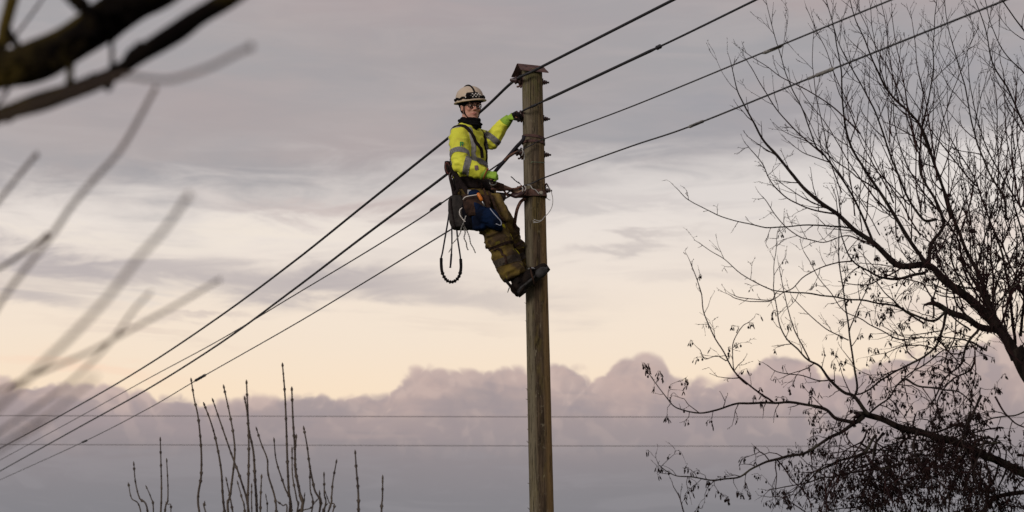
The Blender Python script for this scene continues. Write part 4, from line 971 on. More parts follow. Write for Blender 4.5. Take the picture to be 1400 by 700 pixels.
band(jacket, at(663, 197, 18.02), Vector((1, 0, .22)), .042, lambda p: segd(p, shL, elL) < .105 and p.z < at(655, 181, 18).z + .0 and p.x > at(656, 200, 18).x, M['reflect'], jacket)
tors = lambda p: segd(p, elR, wrR) > .078 and segd(p, shR, elR) > .094 and segd(p, elL, wrL) > .09
band(jacket, at(645, 225, 17.95), UZ, .050, tors, M['reflect'], jacket)
# ribbons that follow the surface
def ribbon(tree_, pts, w, m_, parent, name, lift=.004, th_=.003, wd=None, n=8, toward=.12):
    """pts: photo positions on the visible side (px, py, distance guess)"""
    C_ = spline([at(*p) for p in pts], n); cols = 5; rows = []
    for i, p in enumerate(C_):
        loc, nor, _, _ = tree_.find_nearest(p)
        d = (C_[min(i + 1, len(C_) - 1)] - C_[max(i - 1, 0)]).normalized(); sd_ = nor.cross(d)
        if sd_.length < 1e-5: sd_ = Vector((1, 0, 0))
        sd_.normalize(); row = []
        for k in range(cols):
            q_ = loc + sd_ * w * (k / (cols - 1) - .5); l2, n2, _, _ = tree_.find_nearest(q_); row.append((l2, n2))
        nm = sum((r_[1] for r_ in row), Vector()).normalized()
        rows.append([(l2 * .6 + (loc + sd_ * w * (k / (cols - 1) - .5)) * .4 if (l2 - loc).dot(nm) < -w * .3 else l2, nm) for k, (l2, n2) in enumerate(row)])
    m = MB(); nr = len(rows)
    for lf in (lift, -.004 if th_ is None else lift - th_ - .006):
        for row in rows:
            for l2, n2 in row: m.v.append(l2 + n2 * lf)
    S2 = nr * cols
    for i in range(nr - 1):
        for k in range(cols - 1):
            a = i * cols + k; m.face(a, a + 1, a + cols + 1, a + cols); m.face(a + S2, a + cols + S2, a + cols + 1 + S2, a + 1 + S2)
        a = i * cols; m.face(a, a + cols, a + cols + S2, a + S2); a += cols - 1; m.face(a, a + S2, a + cols + S2, a + cols)
    m.face(*([k for k in range(cols)] + [S2 + k for k in range(cols)][::-1])); m.face(*([(nr - 1) * cols + k for k in range(cols)][::-1] + [S2 + (nr - 1) * cols + k for k in range(cols)]))
    return m.build(name, m_, parent)
ribbon(JB, [(640, 175, 17.8), (645.5, 186, 17.78), (648.5, 198, 17.78), (648, 210, 17.78), (650, 222, 17.8)], .046, M['reflect'], jacket, 'reflective_band', .004)
ribbon(JB, [(617.5, 176, 17.8), (614.5, 186, 17.8), (615, 197, 17.78), (617, 207, 17.76)], .034, M['reflect'], jacket, 'reflective_band', .003)
ribbon(JB, [(632, 173.5, 17.8), (624, 173.5, 17.78), (617.5, 178, 17.8)], .040, M['reflect'], jacket, 'reflective_band', .003)
# harness: straps over the shoulder, down the back and along the side
ribbon(JB, [(614, 184, 17.9), (616, 177, 17.85), (622, 171.5, 17.8), (630, 171.5, 17.78), (638, 176, 17.78), (645, 183, 17.78), (651, 190.5, 17.78), (656, 197, 17.8), (659.5, 206, 17.85), (661, 216, 17.85)], .030, M['web'], person, 'harness_strap', .009, .004)
ribbon(JB, [(613, 180, 18.0), (610.8, 190, 18.0), (610.5, 203, 18.0), (611, 216, 18.0), (614, 228, 17.95), (618, 240, 17.95)], .052, M['web'], person, 'harness_strap', .010, .006)
ribbon(JB, [(655, 178, 18.0), (659, 190, 17.95), (662, 202, 17.95), (663.5, 214, 17.95), (664, 222, 17.95)], .022, M['web'], person, 'harness_strap', .009, .004)
# sleeve logo, flat print
def decal(txt, px, py, Y, size, m_, parent, rot=0.0, name='logo'):
    cu = bpy.data.curves.new('t', 'FONT'); cu.body = txt; cu.size = size; cu.extrude = 0; cu.offset = .0010
    o = bpy.data.objects.new('t', cu); COL.objects.link(o); bpy.context.view_layer.update()
    me = bpy.data.meshes.new_from_object(o.evaluated_get(DG())); bpy.data.objects.remove(o)
    c0, n0, _, _ = JB.find_nearest(at(px, py, Y)); rx = Vector((1, 0, 0)); rx = (rx - n0 * rx.dot(n0)).normalized(); uy_ = n0.cross(rx).normalized()
    if uy_.z < 0: uy_ = -uy_
    rx, uy_ = rx * math.cos(rot) + uy_ * math.sin(rot), uy_ * math.cos(rot) - rx * math.sin(rot)
    for v in me.vertices:
        q_ = c0 + rx * v.co.x + uy_ * v.co.y; l2, n2, _, _ = JB.find_nearest(q_); v.co = l2 + n0 * .004 + (q_ - l2 - n0 * (q_ - l2).dot(n0))
    me.materials.clear(); me.materials.append(m_); o = bpy.data.objects.new(name, me); COL.objects.link(o); o.parent = parent; o.matrix_parent_inverse = Matrix.Identity(4); return o
decal('P', 626.8, 195.0, 17.6, .064, M['green'], jacket); decal('l', 635.4, 194.4, 17.6, .066, M['navy'], jacket); decal(':', 638.4, 195.2, 17.6, .044, M['navy'], jacket)
# small badge and red cuff edging on the forearm
ribbon(JB, [(651, 226.5, 17.6), (652, 232.5, 17.58)], .030, mat('grey_badge', (.10, .09, .11), (.22, .10, .12), .6, 90), jacket, 'badge', .005, n=4)
mb = MB(); f1, f2 = frame_of(fR); cc = at(664.3, 237.8, 17.66)
for k in range(25):
    a = 2 * math.pi * k / 24; mb.v.append(cc + (f1 * math.cos(a) + f2 * math.sin(a)) * .0515)
mb.v = []; mb.tube([cc + (f1 * math.cos(2 * math.pi * k / 24) + f2 * math.sin(2 * math.pi * k / 24)) * .047 for k in range(25)], .0045, 6, False); mb.build('cuff_edge', M['redprint'], jacket)
bpy.data.objects['cuff_edge'].matrix_parent_inverse = Matrix.Identity(4)

# --- trousers
tr = MB()
tr.loft([(at(645, 244, 17.96), FD, .138, LD, .165), (at(647, 256, 17.96), FD, .142, LD, .178), (at(650, 268, 17.97), FD, .142, LD, .185), (at(654, 280, 17.97), FD, .125, LD, .175)], 36, 2.2)
def leg(h_, k_, a_, r):
    tr.tube([h_.lerp(k_, t_) for t_ in (0, .25, .5, .75, 1)], [r[0], r[0], r[1], r[1], r[2]], 22); tr.ell(h_, r[0], r[0], r[0]); tr.ell(k_, r[2], r[2], r[2] * 1.05)
    tr.tube([k_.lerp(a_, t_) for t_ in (0, .3, .6, .9, 1.0)], [r[2], r[3], r[3] * 1.02, r[4], r[4]], 22)
leg(hipR, knR, anR, (.108, .108, .102, .100, .100)); leg(hipL, knL, anL, (.105, .102, .090, .086, .084))
trou = remesh(tr, 'trousers', .008, 5, person, [M['trouser']])
lgd = (anR - knR).normalized()
def wr_t(p):
    q2 = noise.noise(Vector((p.x * 8 - p.z * 6, p.y * 8, p.z * 8)) + Vector((2, 7, 1))); q1 = noise.noise(p * 24)
    a = .013 * (1 - abs(q2) * 4) + .005 * q1
    for c_, R_, k_ in ((knR + Vector((-.03, 0, .02)), .17, 1.6), (knL, .14, 1.4), (at(668, 300, 17.9), .15, .8), (anR, .12, 1.0)):
        d = (p - c_).length
        if d < R_: a += k_ * .0085 * (1 - d / R_) * math.sin((p - c_).dot(lgd) * 105 + q2 * 7)
    return a
displace(trou, wr_t); TB = bvh(trou)
shR_d, shL_d = (anR - knR).normalized(), (anL - knL).normalized()
band(trou, at(692, 359, 17.9), shR_d + Vector((-.15, 0, .1)), .060, lambda p: segd(p, knR, anR) < .14 and (p - knL.lerp(anL, .5)).dot(LD) < .02, M['tpatch'], trou)
band(trou, at(712, 352, 18.0), shL_d, .055, lambda p: segd(p, knL, anL) < .12 and segd(p, knR, anR) > .095, M['tpatch'], trou)
# knee straps of the climbing irons
def strap_ring(src, o_, nrm, w, cond, m_, nm): return band(src, o_, nrm, w, cond, m_, person, nm, .006)
strap_ring(trou, at(684, 337, 17.9), lgd + Vector((.0, .1, -.25)), .024, lambda p: segd(p, hipR, knR) < .15 or segd(p, knR, anR) < .14, M['leather'], 'leg_strap')
ribbon(TB, [(669, 342, 17.72), (676, 338, 17.7), (684, 343, 17.7), (690, 352, 17.7), (694, 362, 17.72)], .020, M['leather'], person, 'leg_strap', .008)
mb = MB(); mb.tube([at(703, 337, 17.9), at(708, 334, 17.88), at(714.5, 330.5, 17.9)], [.016, .016, .013], 8, flat=.5); mb.tube([at(702, 334, 17.86), at(706, 338.5, 17.86)], .015, 6); mb.build('strap_end', M['leather'], person)
# yellow marks of cleaner fabric
M['lemon'] = mat('clean_yellow_fabric', (.52, .46, .012), (.34, .30, .012), .8, 30)
ribbon(TB, [(683, 310, 17.75), (688, 308.5, 17.75), (694, 309.5, 17.78)], .026, M['lemon'], trou, 'yellow_patch', .004, n=4)
ribbon(TB, [(697, 320, 17.85), (701, 324, 17.85), (703, 327, 17.86)], .014, M['lemon'], trou, 'yellow_patch', .004, n=4)
ribbon(TB, [(706, 338, 17.85), (709, 345, 17.86), (710, 352, 17.87)], .008, M['lemon'], trou, 'yellow_piping', .004, n=4)

# --- boots
def boot(ank, heel, toe, up, w, nm):
    d = (toe - heel); L = d.length; d.normalize(); up = (up - d * up.dot(d)).normalized(); sd_ = d.cross(up)
    m = MB(); m.tube([ank + (ank - heel).normalized() * .03, ank, ank.lerp(heel + d * .07 + up * .05, .6)], [.062, .062, .058], 16)
    sec_ = [(.0, .030, .030, .034), (.03, .045, .040, .050), (.09, .044, .040, .062), (.15, .042, .043, .052), (.20, .046, .048, .040), (.25, .044, .048, .034), (.285, .032, .034, .026), (.30, .014, .018, .014)]
    m.loft([(heel + d * (f * L / .30) + up * (h2 + .004), sd_, a2 if f else .03, up, h2) for f, h2_, a2, h2 in sec_], 20, 2.4)
    m.tube([ank, heel + d * .06 + up * .05], [.060, .055], 14)
    m.ell(heel + d * .03 + up * .035, .058, .052, .060, (d, sd_, up)); m.ell(heel + d * (L - .055) + up * .032, .058, .050, .042, (d, sd_, up))
    o = remesh(m, 'boot', .006, 4, person, [M['boot']])
    displace(o, lambda p: .003 * noise.noise(p * 30) + .002 * math.sin((p - ank).dot(d) * 200) * max(0, 1 - abs((p - heel).dot(d) - .13) / .07))
    s_ = MB(); outl = []
    for f, a2 in ((-.008, .014), (0, .034), (.03, .042), (.09, .040), (.15, .042), (.20, .048), (.25, .047), (.285, .034), (.298, .018)): outl.append((f * L / .30, a2))
    s_.loft([(heel + d * f, sd_, a2, up, .012) for f, a2 in outl], 12, 5); s_.box(heel + d * .035 - up * .018, .040, .036, .012, (d, sd_, up))
    s_.build('sole', M['sole'], o); bpy.data.objects[o.name].children[-1].matrix_parent_inverse = Matrix.Identity(4)
    return o
bR = boot(at(706, 378, 17.86), at(706.5, 401, 17.85), at(751, 366, 17.80), Vector((-.42, .25, .88)), .05, 'boot')
bL = boot(at(717, 367, 18.06), at(710, 392, 18.08), at(738, 386, 18.28), Vector((-.2, .1, 1)), .05, 'boot')
mb = MB(); mb.ell(at(740, 372.5, 17.735), .056, .030, .042, ((at(748, 366, 17.8) - at(725, 380, 17.8)).normalized(), Vector((.1, 1, 0)).normalized(), Vector((-.45, 0, .89)).normalized()), 18, 12)
tc_ = mb.build('toe_cap', M['sole'], bR); tc_.matrix_parent_inverse = Matrix.Identity(4)
mb = MB()
mb.tube(spline([at(725, 366, 17.76), at(726.5, 374, 17.72), at(729, 382, 17.73), at(731, 389, 17.79)], 4), .014, 8, flat=.45)
mb.build('foot_strap', M['leather'], person)
mb = MB(); mb.tube(spline([at(722, 368, 17.78), at(727, 366.5, 17.76), at(731, 368, 17.78)], 4), .008, 6); mb.build('foot_strap', M['steel'], person)
mb = MB(); mb.tube([at(697.5, 388, 17.86), at(696, 394, 17.86), at(694, 400, 17.87)], [.006, .006, .003], 6); mb.build('climbing_spike', M['steel'], person)
mb = MB(); mb.tube(spline([at(690, 382, 17.75), at(697, 390, 17.75), at(703, 398, 17.78), at(707.5, 404, 17.82), at(713, 398, 17.8), at(718, 391, 17.78)], 5), .012, 8); mb.build('climbing_iron', M['boot'], person)

# --- gloves
gR = remesh(hR, 'glove', .0034, 2, person, [M['glove'], M['rubber']]); gL = remesh(hL, 'glove', .0034, 2, person, [M['glove'], M['rubber']])
def paint_glove(o, wr, d, back, dk):
    d = d.normalized(); back = (back - d * back.dot(d)).normalized(); o.data.update()
    for p in o.data.polygons:
        c_ = p.center - wr
        if p.normal.dot(back) < -.25 or c_.dot(d) > dk or c_.dot(back) < -.026: p.material_index = 1
paint_glove(gR, wrR + dR * .02, dR, bkR, .125); paint_glove(gL, at(694, 163, 17.98), dL, bkL, .060)
for o, a_, b_ in ((gR, wrR - dR * .015, wrR + dR * .035), (gL, at(689.5, 169, 18.0), at(697, 161, 17.98))):
    c_ = MB(); c_.tube([a_.lerp(b_, t_) for t_ in (0, .1, .4, .7, 1)], [.049, .050, .046, .041, .037], 18); k_ = c_.build('cuff', M['glove'], o); k_.matrix_parent_inverse = Matrix.Identity(4)

# --- neck gaiter
gt = MB()
gt.loft([(at(640.5, 176.5, 17.93), FD, .070, LD, .078), (at(641, 173, 17.92), FD, .088, LD, .090), (at(642, 169, 17.915), FD, .088, LD, .086), (at(643.5, 164.5, 17.91), FD, .080, LD, .076), (at(644.5, 162, 17.91), FD, .068, LD, .064)], 30)
gt.ell(at(648, 171, 17.87), .070, .055, .038); gt.ell(at(634.5, 166.5, 17.93), .050, .05, .038)
ga = remesh(gt, 'neck_gaiter', .006, 3, person, M['black'])
displace(ga, lambda p: .006 * math.sin(p.z * 190 + noise.noise(p * 14) * 5) + .004 * noise.noise(p * 40))

# --- helmet
hs = MB(); RT = Matrix.Rotation(R(-8), 3, 'Y'); KF, KL, KU = RT @ HF, RT @ HL, RT @ HU
def HB(f, l, u): return HC + HU * .050 + HF * -.014 + KF * f + KL * l + KU * u
rg = [(-.004, .134, .118), (.0, .132, .116), (.014, .129, .113), (.04, .127, .110), (.068, .119, .102), (.092, .103, .088), (.111, .078, .065), (.123, .048, .039), (.128, .018, .014)]
hs.loft([(HB(0, 0, u), KF, a, KL, b_) for u, a, b_ in rg], 40, 2.15)
hs.loft([(HB(.004, 0, -.010), KF, .145, KL, .127), (HB(.004, 0, -.003), KF, .148, KL, .130), (HB(.002, 0, .006), KF, .134, KL, .118)], 40, 2.1)
helmet = hs.build('helmet', M['shell'], person)
helmet_i = MB(); helmet_i.loft([(HB(0, 0, -.0115), KF, .128, KL, .110), (HB(-.004, 0, -.022), KF, .104, KL, .092), (HB(-.012, 0, -.044), KF, .090, KL, .084)], 36, 2.1)
k_ = helmet_i.build('liner', M['black'], helmet)
rim_ = MB(); rim_.tube([HB(.004, 0, -.008) + KF * .147 * math.cos(a) + KL * .129 * math.sin(a) for a in [2 * math.pi * i / 48 for i in range(49)]], .0045, 6, False); rim_.build('rim', M['trim'], helmet)
st = MB(); PP = []
for i in range(61):
    a = 2 * math.pi * i / 60; z_ = .020 + .006 * math.sin(a * 11) * (1 if abs(a - math.pi) > -1 else 0); PP.append(HB(0, 0, z_) + KF * .135 * math.cos(a) + KL * .118 * math.sin(a))
st.tube(PP, .0100, 6, False); st.build('elastic_band', M['black'], helmet)
st = MB(); st.tube([HB(0, 0, 0) + KF * .130 * math.cos(a) + KU * (.018 + .113 * math.sin(a)) + KL * -.012 for a in [R(x) for x in range(0, 181, 9)]], .0085, 8, False, flat=1.0)
st.build('elastic_band', M['black'], helmet)
# lamp cluster on the front: dark block with pale cells
ck0 = MB(); 
def hp(az_, u, rr): return HB(0, 0, u) + KF * rr * math.cos(az_) + KL * rr * .88 * math.sin(az_)
for i in range(9):
    pass
ck0.loft([(hp(R(-16), u, .112), (KF * .95 + KL * -.2).normalized(), a, KL, b_) for u, a, b_ in ((.008, .026, .050), (.014, .032, .060), (.052, .028, .058), (.060, .020, .048))], 20, 3)
lamp = ck0.build('lamp_housing', M['black'], helmet)
for r_ in range(3):
    for c_ in range(5):
        if (r_ + c_) % 2 == 0 or True:
            a = R(-44 + c_ * 13 + (r_ % 2) * 6); u = .020 + r_ * .0125
            cb = MB(); nn = (KF * math.cos(a) + KL * math.sin(a)).normalized(); sd_ = KU.cross(nn).normalized()
            cb.ell(hp(a, u, .1425 - abs(c_ - 2) * .002 + (.004 if r_ == 1 else 0)), .0060, .0080, .0058, (nn, sd_, KU), 8, 6); cb.build('reflector', M['white'], helmet)
# chin straps
for s_ in (-1, 1):
    m = MB(); m.tube(spline([H(.045, .076 * s_, .030), H(.036, .076 * s_, -.01), H(.034, .070 * s_, -.05), H(.050, .052 * s_, -.085), H(.070, .020 * s_, -.108)], 5), .0048, 6); m.build('chin_strap', M['black'], person)
    m = MB(); m.tube(spline([H(-.035, .080 * s_, .030), H(-.008, .080 * s_, -.04), H(.034, .070 * s_, -.058)], 5), .0042, 6); m.build('chin_strap', M['black'], person)
# glasses
glm = mat('glasses_frame', (.012, .010, .012), None, .4)
gls = MB()
for s_ in (-1, 1):
    P = []
    for i in range(25):
        a = 2 * math.pi * i / 24; ca, sa = math.cos(a), math.sin(a)
        P.append(H(.098 - abs(.034 * s_ + ca * .025) * .22, .034 * s_ + math.copysign(abs(ca) ** .75, ca) * .026, .003 + math.copysign(abs(sa) ** .75, sa) * .0175))
    gls.tube(P, .0026, 6, False)
    gls.tube([H(.088, .060 * s_, .010), H(.04, .074 * s_, .008), H(-.01, .078 * s_, .004)], .0026, 6)
gls.tube(spline([H(.097, -.008, .006), H(.101, 0, .008), H(.097, .008, .006)], 3), .0026, 6)
glass_o = gls.build('glasses', glm, person)
ln = bpy.data.materials.new('lens_glass'); ln.use_nodes = True; b_ = ln.node_tree.nodes['Principled BSDF']; b_.inputs['Transmission Weight'].default_value = 1; b_.inputs['Roughness'].default_value = .02; b_.inputs['IOR'].default_value = 1.12; b_.inputs['Base Color'].default_value = (.9, .9, .9, 1)
for s_ in (-1, 1):
    m = MB(); m.ell(H(.0915, .034 * s_, .003), .0012, .024, .0165, ((HF + HL * .2 * s_).normalized(), (HL - HF * .2 * s_).normalized(), HU), 16, 8); m.build('lens', ln, glass_o)

# --- belt and hip pads
def belt(y0, y1, e, m_, nm):
    m = MB(); rs = []
    for t_ in (0, .12, .5, .88, 1):
        y = y0 + (y1 - y0) * t_; xx = 644.5 + (y - 244) * .22; k_ = e + (.006 if 0 < t_ < 1 else 0)
        rs.append((at(xx, y, 17.96), FD, .142 + k_, LD, .172 + k_))
    m.loft(rs, 48, 2.3); o = m.build(nm, m_, person)
    return o
b1 = belt(247.5, 255, .008, M['brown'], 'belt'); b2 = belt(253.5, 264, .012, M['web'], 'hip_pad')
displace(b1, lambda p: .005 * noise.noise(p * 18)); displace(b2, lambda p: .006 * noise.noise(p * 15))
BB = BVHTree.FromPolygons([v.co.copy() for v in b2.data.vertices], [tuple(p.vertices) for p in b2.data.polygons])
def onbelt(px, py, Y, r, lift=.01):
    l2, n2, _, _ = BB.find_nearest(at(px, py, Y)); return l2 + n2 * lift
mb = MB()
for x in (628, 637, 655, 668): mb.box(onbelt(x, 249, 17.7, 0), .011, .008, .030)
mb.box(onbelt(662, 250, 17.75, 0, .012), .020, .008, .016)
for i, v in enumerate((628, 637, 655, 668)): pass
mb.v, mb.f, mb.mi = [], [], []
for x in (628, 637, 655, 668):
    m = MB(); m.box(onbelt(x, 249, 17.7, 0), .010, .008, .028); m.build('belt_loop', M['leather'], person)
# back strap down to the side ring and the shoulder buckle
def strap(P, w, t_, m_, nm, parent=person):
    m = MB(); pts = spline([at(*p) for p in P], 6); m.tube(pts, w / 2, 8, flat=t_); return m.build(nm, m_, parent)
strap([(616, 226, 17.70), (621, 236, 17.70), (628, 247, 17.70), (636, 258, 17.70), (641, 266, 17.70)], .044, .35, M['web'], 'harness_strap')
strap([(614, 233, 17.82), (616, 245, 17.82), (619, 258, 17.82), (621, 272, 17.80)], .026, .4, M['web'], 'harness_strap')
mb = MB(); mb.box(at(641.5, 262.5, 17.675), .014, .004, .018); mb.build('buckle', M['steel'], person, smooth=False)
strap([(612, 221, 17.86), (611.5, 230, 17.84), (614, 238, 17.84)], .05, .5, M['web'], 'harness_strap')

# --- things carried on the belt (each its own thing)
def blobthing(name, label, cat, pts, m_, rm=.007, sm=4, wr=.005, kids=None, group=None):
    m = MB()
    for k_ in pts: m.loft(*k_) if isinstance(k_, tuple) and isinstance(k_[0], list) else m.ell(*k_)
    t_ = thing(name, label, cat, at(*kids[0]) if kids else root, group); o = remesh(m, kids[1], rm, sm, t_, m_)
    displace(o, lambda p: wr * noise.noise(p * 14) + wr * .5 * noise.noise(p * 34)); return t_, o
def bag(Ps, Y, dpt):
    """vertical pouch from photo rows: (y, xl, xr)"""
    r_ = []
    for y, xl, xr, dp in Ps: r_.append((at((xl + xr) / 2, y, Y), Vector((1, 0, 0)), (xr - xl) / 2 * PX, Vector((0, 1, 0)), dp * dpt))
    return (r_, 24, 3.2)
gp, gpo = blobthing('tool_pouch', 'dark grey canvas tool pouch hanging behind the hip, above the rope loop', 'pouch', [bag([(269, 615, 632, .7), (275, 613, 636, .95), (290, 612.5, 637, 1), (304, 614.5, 640, 1), (312, 618, 644, .9), (313.5, 620, 642, .7)], 17.86, .085)], M['greycan'], kids=((625, 270, 17.86), 'bag_body'))
strap([(616, 270, 17.78), (617, 285, 17.77), (620, 300, 17.775), (622, 312, 17.79)], .012, .5, M['web'], 'edge_binding', gp)
strap([(622, 266, 17.8), (624, 262, 17.8), (627, 259, 17.8)], .03, .35, M['web'], 'hanging_loop', gp)
bp, bpo = blobthing('tool_pouch', 'black canvas tool pouch between the grey pouch and the blue bag', 'pouch', [bag([(276, 634, 662, .7), (282, 631, 664, .95), (298, 632, 662, 1), (309, 636, 657, 1), (313.5, 640, 650, .7)], 17.80, .07)], M['blackcan'], kids=((645, 276, 17.8), 'bag_body'))
lp, lpo = blobthing('tool_pouch', 'open brown leather pouch holding the orange-handled tool', 'pouch', [bag([(266.5, 634, 668, .5), (270, 632.5, 670, .85), (282, 634, 671, 1), (292, 638, 672, .9), (296, 641, 668, .6)], 17.70, .055)], M['leather'], kids=((652, 268, 17.7), 'pocket'))
mb = MB(); mb.tube(spline([at(633, 273, 17.65), at(636, 269.5, 17.63), at(644, 267.5, 17.62), at(655, 266, 17.62)], 4), .004, 5); mb.build('piping', M['white'], lp)
m = MB(); f1 = (at(655, 268, 17.6) - at(668, 290, 17.6)).normalized()
bx_, bz_ = Vector((.93, .12, -.36)).normalized(), Vector((.36, 0, .93)).normalized()
bb, bbo = blobthing('tool_bag', 'bright blue canvas tool bag with pale piping on the thigh', 'bag', [([(at(661, 280, 17.70), bx_, .075, Vector((0, 1, 0)), .03), (at(662, 283, 17.695), bx_, .105, Vector((0, 1, 0)), .045), (at(666, 292, 17.69), bx_, .115, Vector((0, 1, 0)), .055),
    (at(669, 301, 17.69), bx_, .120, Vector((0, 1, 0)), .056), (at(671, 308.5, 17.70), bx_, .108, Vector((0, 1, 0)), .050), (at(670, 311.5, 17.71), bx_, .085, Vector((0, 1, 0)), .03)], 28, 4.0),
    ([(at(654, 296, 17.72), Vector((1, 0, 0)), .06, Vector((0, 1, 0)), .05), (at(655, 313, 17.72), Vector((1, 0, 0)), .055, Vector((0, 1, 0)), .045), (at(655, 315, 17.72), Vector((1, 0, 0)), .04, Vector((0, 1, 0)), .03)], 20, 3.4)], M['blue'], kids=((666, 282, 17.7), 'bag_body'), wr=.006)
mb = MB(); mb.tube(spline([at(670, 285, 17.64), at(675, 291.5, 17.63), at(680, 297, 17.63), at(685, 303, 17.64), at(684.5, 308, 17.65), at(678, 306, 17.64)], 5), .004, 5); mb.build('piping', mat('pale_blue_piping', (.32, .34, .42), None, .7), bb)
b3, b3o = blobthing('cloth_roll', 'blue cloth tucked behind the orange handle at the belt', 'cloth', [(at(648, 265, 17.68), .05, .028, .038), (at(643, 271, 17.68), .04, .026, .03)], M['blue'], kids=((646, 266, 17.68), 'fabric'), rm=.006)
b4, b4o = blobthing('tool_pouch', 'narrow brown pouch with flap on the front of the far thigh', 'pouch', [bag([(265, 679, 690, .6), (268, 677, 692, .95), (272, 677.5, 691, 1), (276, 678, 689, .6)], 17.86, .045)], M['brown'], kids=((684, 268, 17.86), 'flap'))
b5, b5o = blobthing('tool_holster', 'long olive canvas holster hanging over the front of the thigh', 'holster', [([(at(676, 265, 17.78), Vector((1, 0, 0)), .05, Vector((0, 1, 0)), .035), (at(679, 277, 17.77), Vector((1, 0, 0)), .064, Vector((0, 1, 0)), .05),
    (at(685, 290, 17.78), Vector((1, 0, 0)), .066, Vector((0, 1, 0)), .05), (at(690, 300, 17.79), Vector((1, 0, 0)), .045, Vector((0, 1, 0)), .04), (at(692, 304, 17.8), Vector((1, 0, 0)), .02, Vector((0, 1, 0)), .03)], 20, 2.4)], mat('olive_canvas', (.17, .115, .028), (.075, .045, .022), .85, 12, (1, 1, 1), .6), kids=((676, 265, 17.78), 'sheath'))
strap([(668, 262, 17.70), (673, 272, 17.68), (677, 283, 17.68), (683, 295, 17.69), (690, 303, 17.72)], .022, .4, M['leather'], 'strap', b5)
strap([(661, 258, 17.72), (665, 268, 17.69), (670, 279, 17.66)], .024, .4, M['leather'], 'strap', b5)
od, _ = None, None
ot = thing('hand_tool', 'orange tool handle sticking out of the brown leather pouch', 'tool', at(656, 268, 17.62))
mb = MB(); mb.tube([at(653.2, 264, 17.62), at(654, 265.5, 17.62), at(657.6, 272, 17.62), at(659, 274.5, 17.62)], [.010, .0145, .0145, .012], 10); mb.build('handle', M['orange'], ot)
mb = MB(); mb.tube([at(659, 274.5, 17.62), at(663, 283, 17.64)], .006, 8); mb.build('shaft', M['steel'], ot)
ca = thing('carabiner', 'red and black carabiner clipped on the harness behind the elbow', 'carabiner', at(612, 231, 17.8))
m = MB(); cc = at(612.3, 230, 17.78)
m.tube([cc + Vector((math.cos(a) * .018 - math.sin(a) * .008, 0, math.sin(a) * .046)) for a in [2 * math.pi * i / 20 for i in range(21)]], .0065, 7, False); m.build('hook', mat('dark_red_metal', (.10, .018, .014), (.04, .01, .01), .5, 40), ca)
m = MB(); m.tube([cc + Vector((.016, -.004, -.03)), cc + Vector((.02, -.004, .025))], .009, 7); m.build('gate', M['web'], ca)
m = MB(); c2 = at(616.5, 240, 17.76); m.tube([c2 + Vector((math.cos(a) * .012, 0, math.sin(a) * .030)) for a in [2 * math.pi * i / 20 for i in range(21)]], .005, 6, False); m.build('ring', M['insul'], ca)
rl = thing('rope_loop', 'black rope loop with knobbly rubber sleeve hanging below the pouches', 'rope', at(615, 290, 17.86))
m = MB(); m.tube(spline([at(614.5, 288, 17.86), at(612, 305, 17.86), at(608.5, 325, 17.86), at(605, 345, 17.86), at(603.3, 352, 17.86), at(603.2, 357, 17.86)], 6), .0068, 7)
m.tube(spline([at(624, 306, 17.86), at(625.5, 325, 17.86), at(628.5, 345, 17.86), at(629.5, 353, 17.86), at(629.9, 358, 17.86)], 6), .0068, 7); m.build('cord', M['darkrope'], rl)
cp = spline([at(*p, 17.86) for p in ((603.2, 353), (603.3, 362), (604.3, 371), (607.5, 379), (612, 384), (618, 385.5), (624, 382.5), (628.3, 376), (630.2, 366), (629.8, 354))], 6)
m = MB(); m.tube(cp, [.0125 * (1 + (.36 * math.sin(i * 1.9) + .1 * math.sin(i * 5) if 12 < i < len(cp) - 10 else .02 * math.sin(i))) for i in range(len(cp))], 9); m.build('sleeve', M['rubber'], rl)
r2_ = thing('rope_end', 'short black cord end hanging inside the rope loop', 'rope', at(617.5, 312, 17.84))
m = MB(); m.tube(spline([at(617.6, 308, 17.84), at(617.8, 330, 17.84), at(617.2, 348, 17.84)], 5), .0062, 7); m.tube([at(617.2, 347, 17.84), at(616.2, 360, 17.84), at(615.8, 364.5, 17.84)], [.0085, .0085, .007], 7); m.ell(at(615.6, 365.3, 17.84), .010, .010, .007, None, 8, 6); m.build('cord', M['darkrope'], r2_)
def tw(label, P, r, m_):
    t_ = thing('tie_wire', label, 'wire', at(*P[0]), 'twisted tie wires hanging from the pouches'); pts = spline([at(*p) for p in P], 9); m = MB()
    for ph in (0, math.pi):
        Q = [p + Vector((math.cos(i * .8 + ph), .5 * math.sin(i * .8), 0)) * r * .9 for i, p in enumerate(pts)]; m = MB(); m.tube(Q, r * .72, 5); m.build('strand', m_, t_)
tw('pale twisted wire hanging lowest to the left, crossing the rope loop', [(637, 295, 17.66), (634, 304, 17.68), (631, 311, 17.72), (629, 319, 17.76), (624, 327, 17.78), (618, 334, 17.8), (616.5, 340, 17.8), (613.5, 345, 17.8)], .0036, M['wire_grey'])
tw('bright pale wire hooked over the front of the black pouch', [(631.5, 284, 17.66), (628.5, 288, 17.66), (629, 294, 17.66), (633, 300, 17.67), (636, 303, 17.67)], .0036, M['white'])
tw('darker twisted wire end hanging right of the rope loop', [(634, 311, 17.72), (636, 318, 17.74), (634.5, 325, 17.74), (637.5, 332, 17.74), (638, 337, 17.74), (640, 342, 17.74)], .0040, M['sleeve'])
tw('rightmost twisted wire end, hanging below the black pouch', [(635, 309, 17.72), (639.5, 318, 17.74), (642, 325, 17.74), (643.5, 333, 17.74), (647, 339, 17.74), (650, 346, 17.74)], .0036, M['sleeve'])
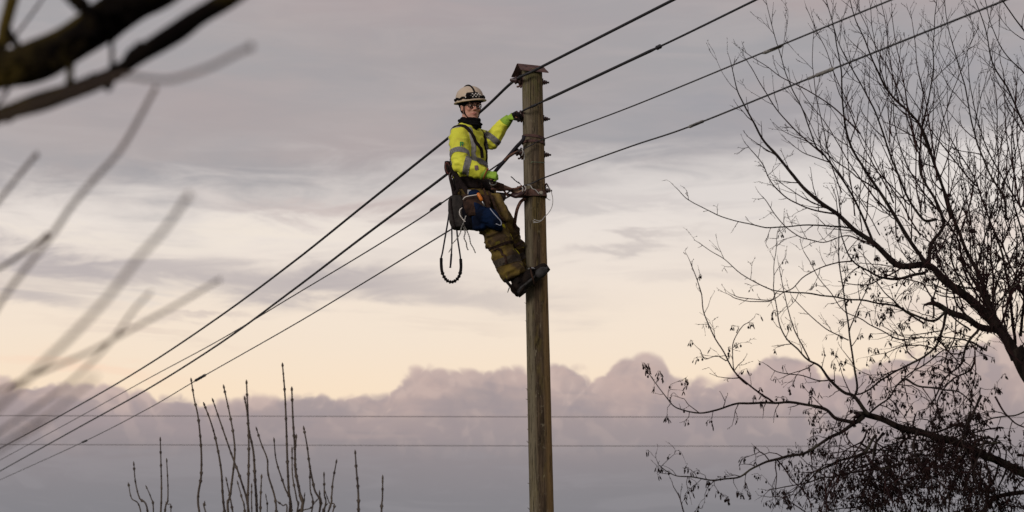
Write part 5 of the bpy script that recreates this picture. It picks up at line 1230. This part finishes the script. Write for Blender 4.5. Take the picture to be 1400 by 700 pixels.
# work-positioning strap, upper strop, rope down to the foot
ws = thing('positioning_strap', 'brown work-positioning strap from the belt to the pole bracket', 'strap', at(690, 258, 17.88))
def sp(P, r, m_, nm, par, flat=1): m = MB(); m.tube(spline([at(*p) for p in P], 6), r, 8, flat=flat); return m.build(nm, m_, par)
sp([(671, 252, 17.75), (680, 253, 17.80), (690, 256, 17.84), (700, 260, 17.86), (708, 262, 17.86), (716, 262, 17.84)], .019, M['tan'], 'webbing', ws, .5)
sp([(672, 258, 17.75), (684, 260, 17.8), (696, 258.5, 17.83), (706, 258, 17.83), (714, 254, 17.83)], .010, M['rope'], 'rope', ws)
sp([(679, 264, 17.86), (692, 265.5, 17.87), (706, 267.5, 17.88)], .0095, M['darkrope'], 'rod', ws)
sp([(686, 257, 17.82), (690, 262, 17.82), (695, 269, 17.84)], .0075, M['rope'], 'cord_end', ws); sp([(701, 259, 17.82), (695, 263, 17.83), (688, 270, 17.84)], .0070, M['web'], 'cord_end', ws)
m = MB(); m.box(at(682, 254.5, 17.77), .045, .016, .028, ((at(686, 256, 17.8) - at(680, 254, 17.8)).normalized(), Vector((0, 1, 0)), UZ)); m.build('adjuster', M['leather'], ws)
m = MB(); c2 = at(674, 249.5, 17.72); m.tube([c2 + Vector((math.cos(a) * .026, 0, math.sin(a) * .022)) for a in [2 * math.pi * i / 20 for i in range(21)]], .006, 6, False); m.build('ring', M['steel'], ws)
ss = thing('safety_strop', 'thick black safety strop running from the double band on the pole down behind the worker', 'strap', at(716, 193, 17.9))
sp([(716.5, 186, 17.88), (714.5, 192, 17.88), (706, 201, 17.93), (695, 214, 17.98), (680, 231, 18.03), (668, 246, 18.08), (660, 256, 18.1)], .0155, M['darkrope'], 'rope', ss)
sp([(708.5, 207, 17.92), (700, 211, 17.93), (693, 216, 17.95), (690, 220, 17.96)], .011, M['rope'], 'splice', ss)
fr = thing('brown_rope', 'brown rope curving from the pole bracket down behind the knee', 'rope', at(714, 272, 17.92))
sp([(718, 271, 17.93), (712, 276, 17.92), (707.5, 285, 17.92), (705, 296, 17.95), (703.5, 308, 18.0), (702, 322, 18.1), (703, 335, 18.15)], .0135, M['rope'], 'rope', fr)
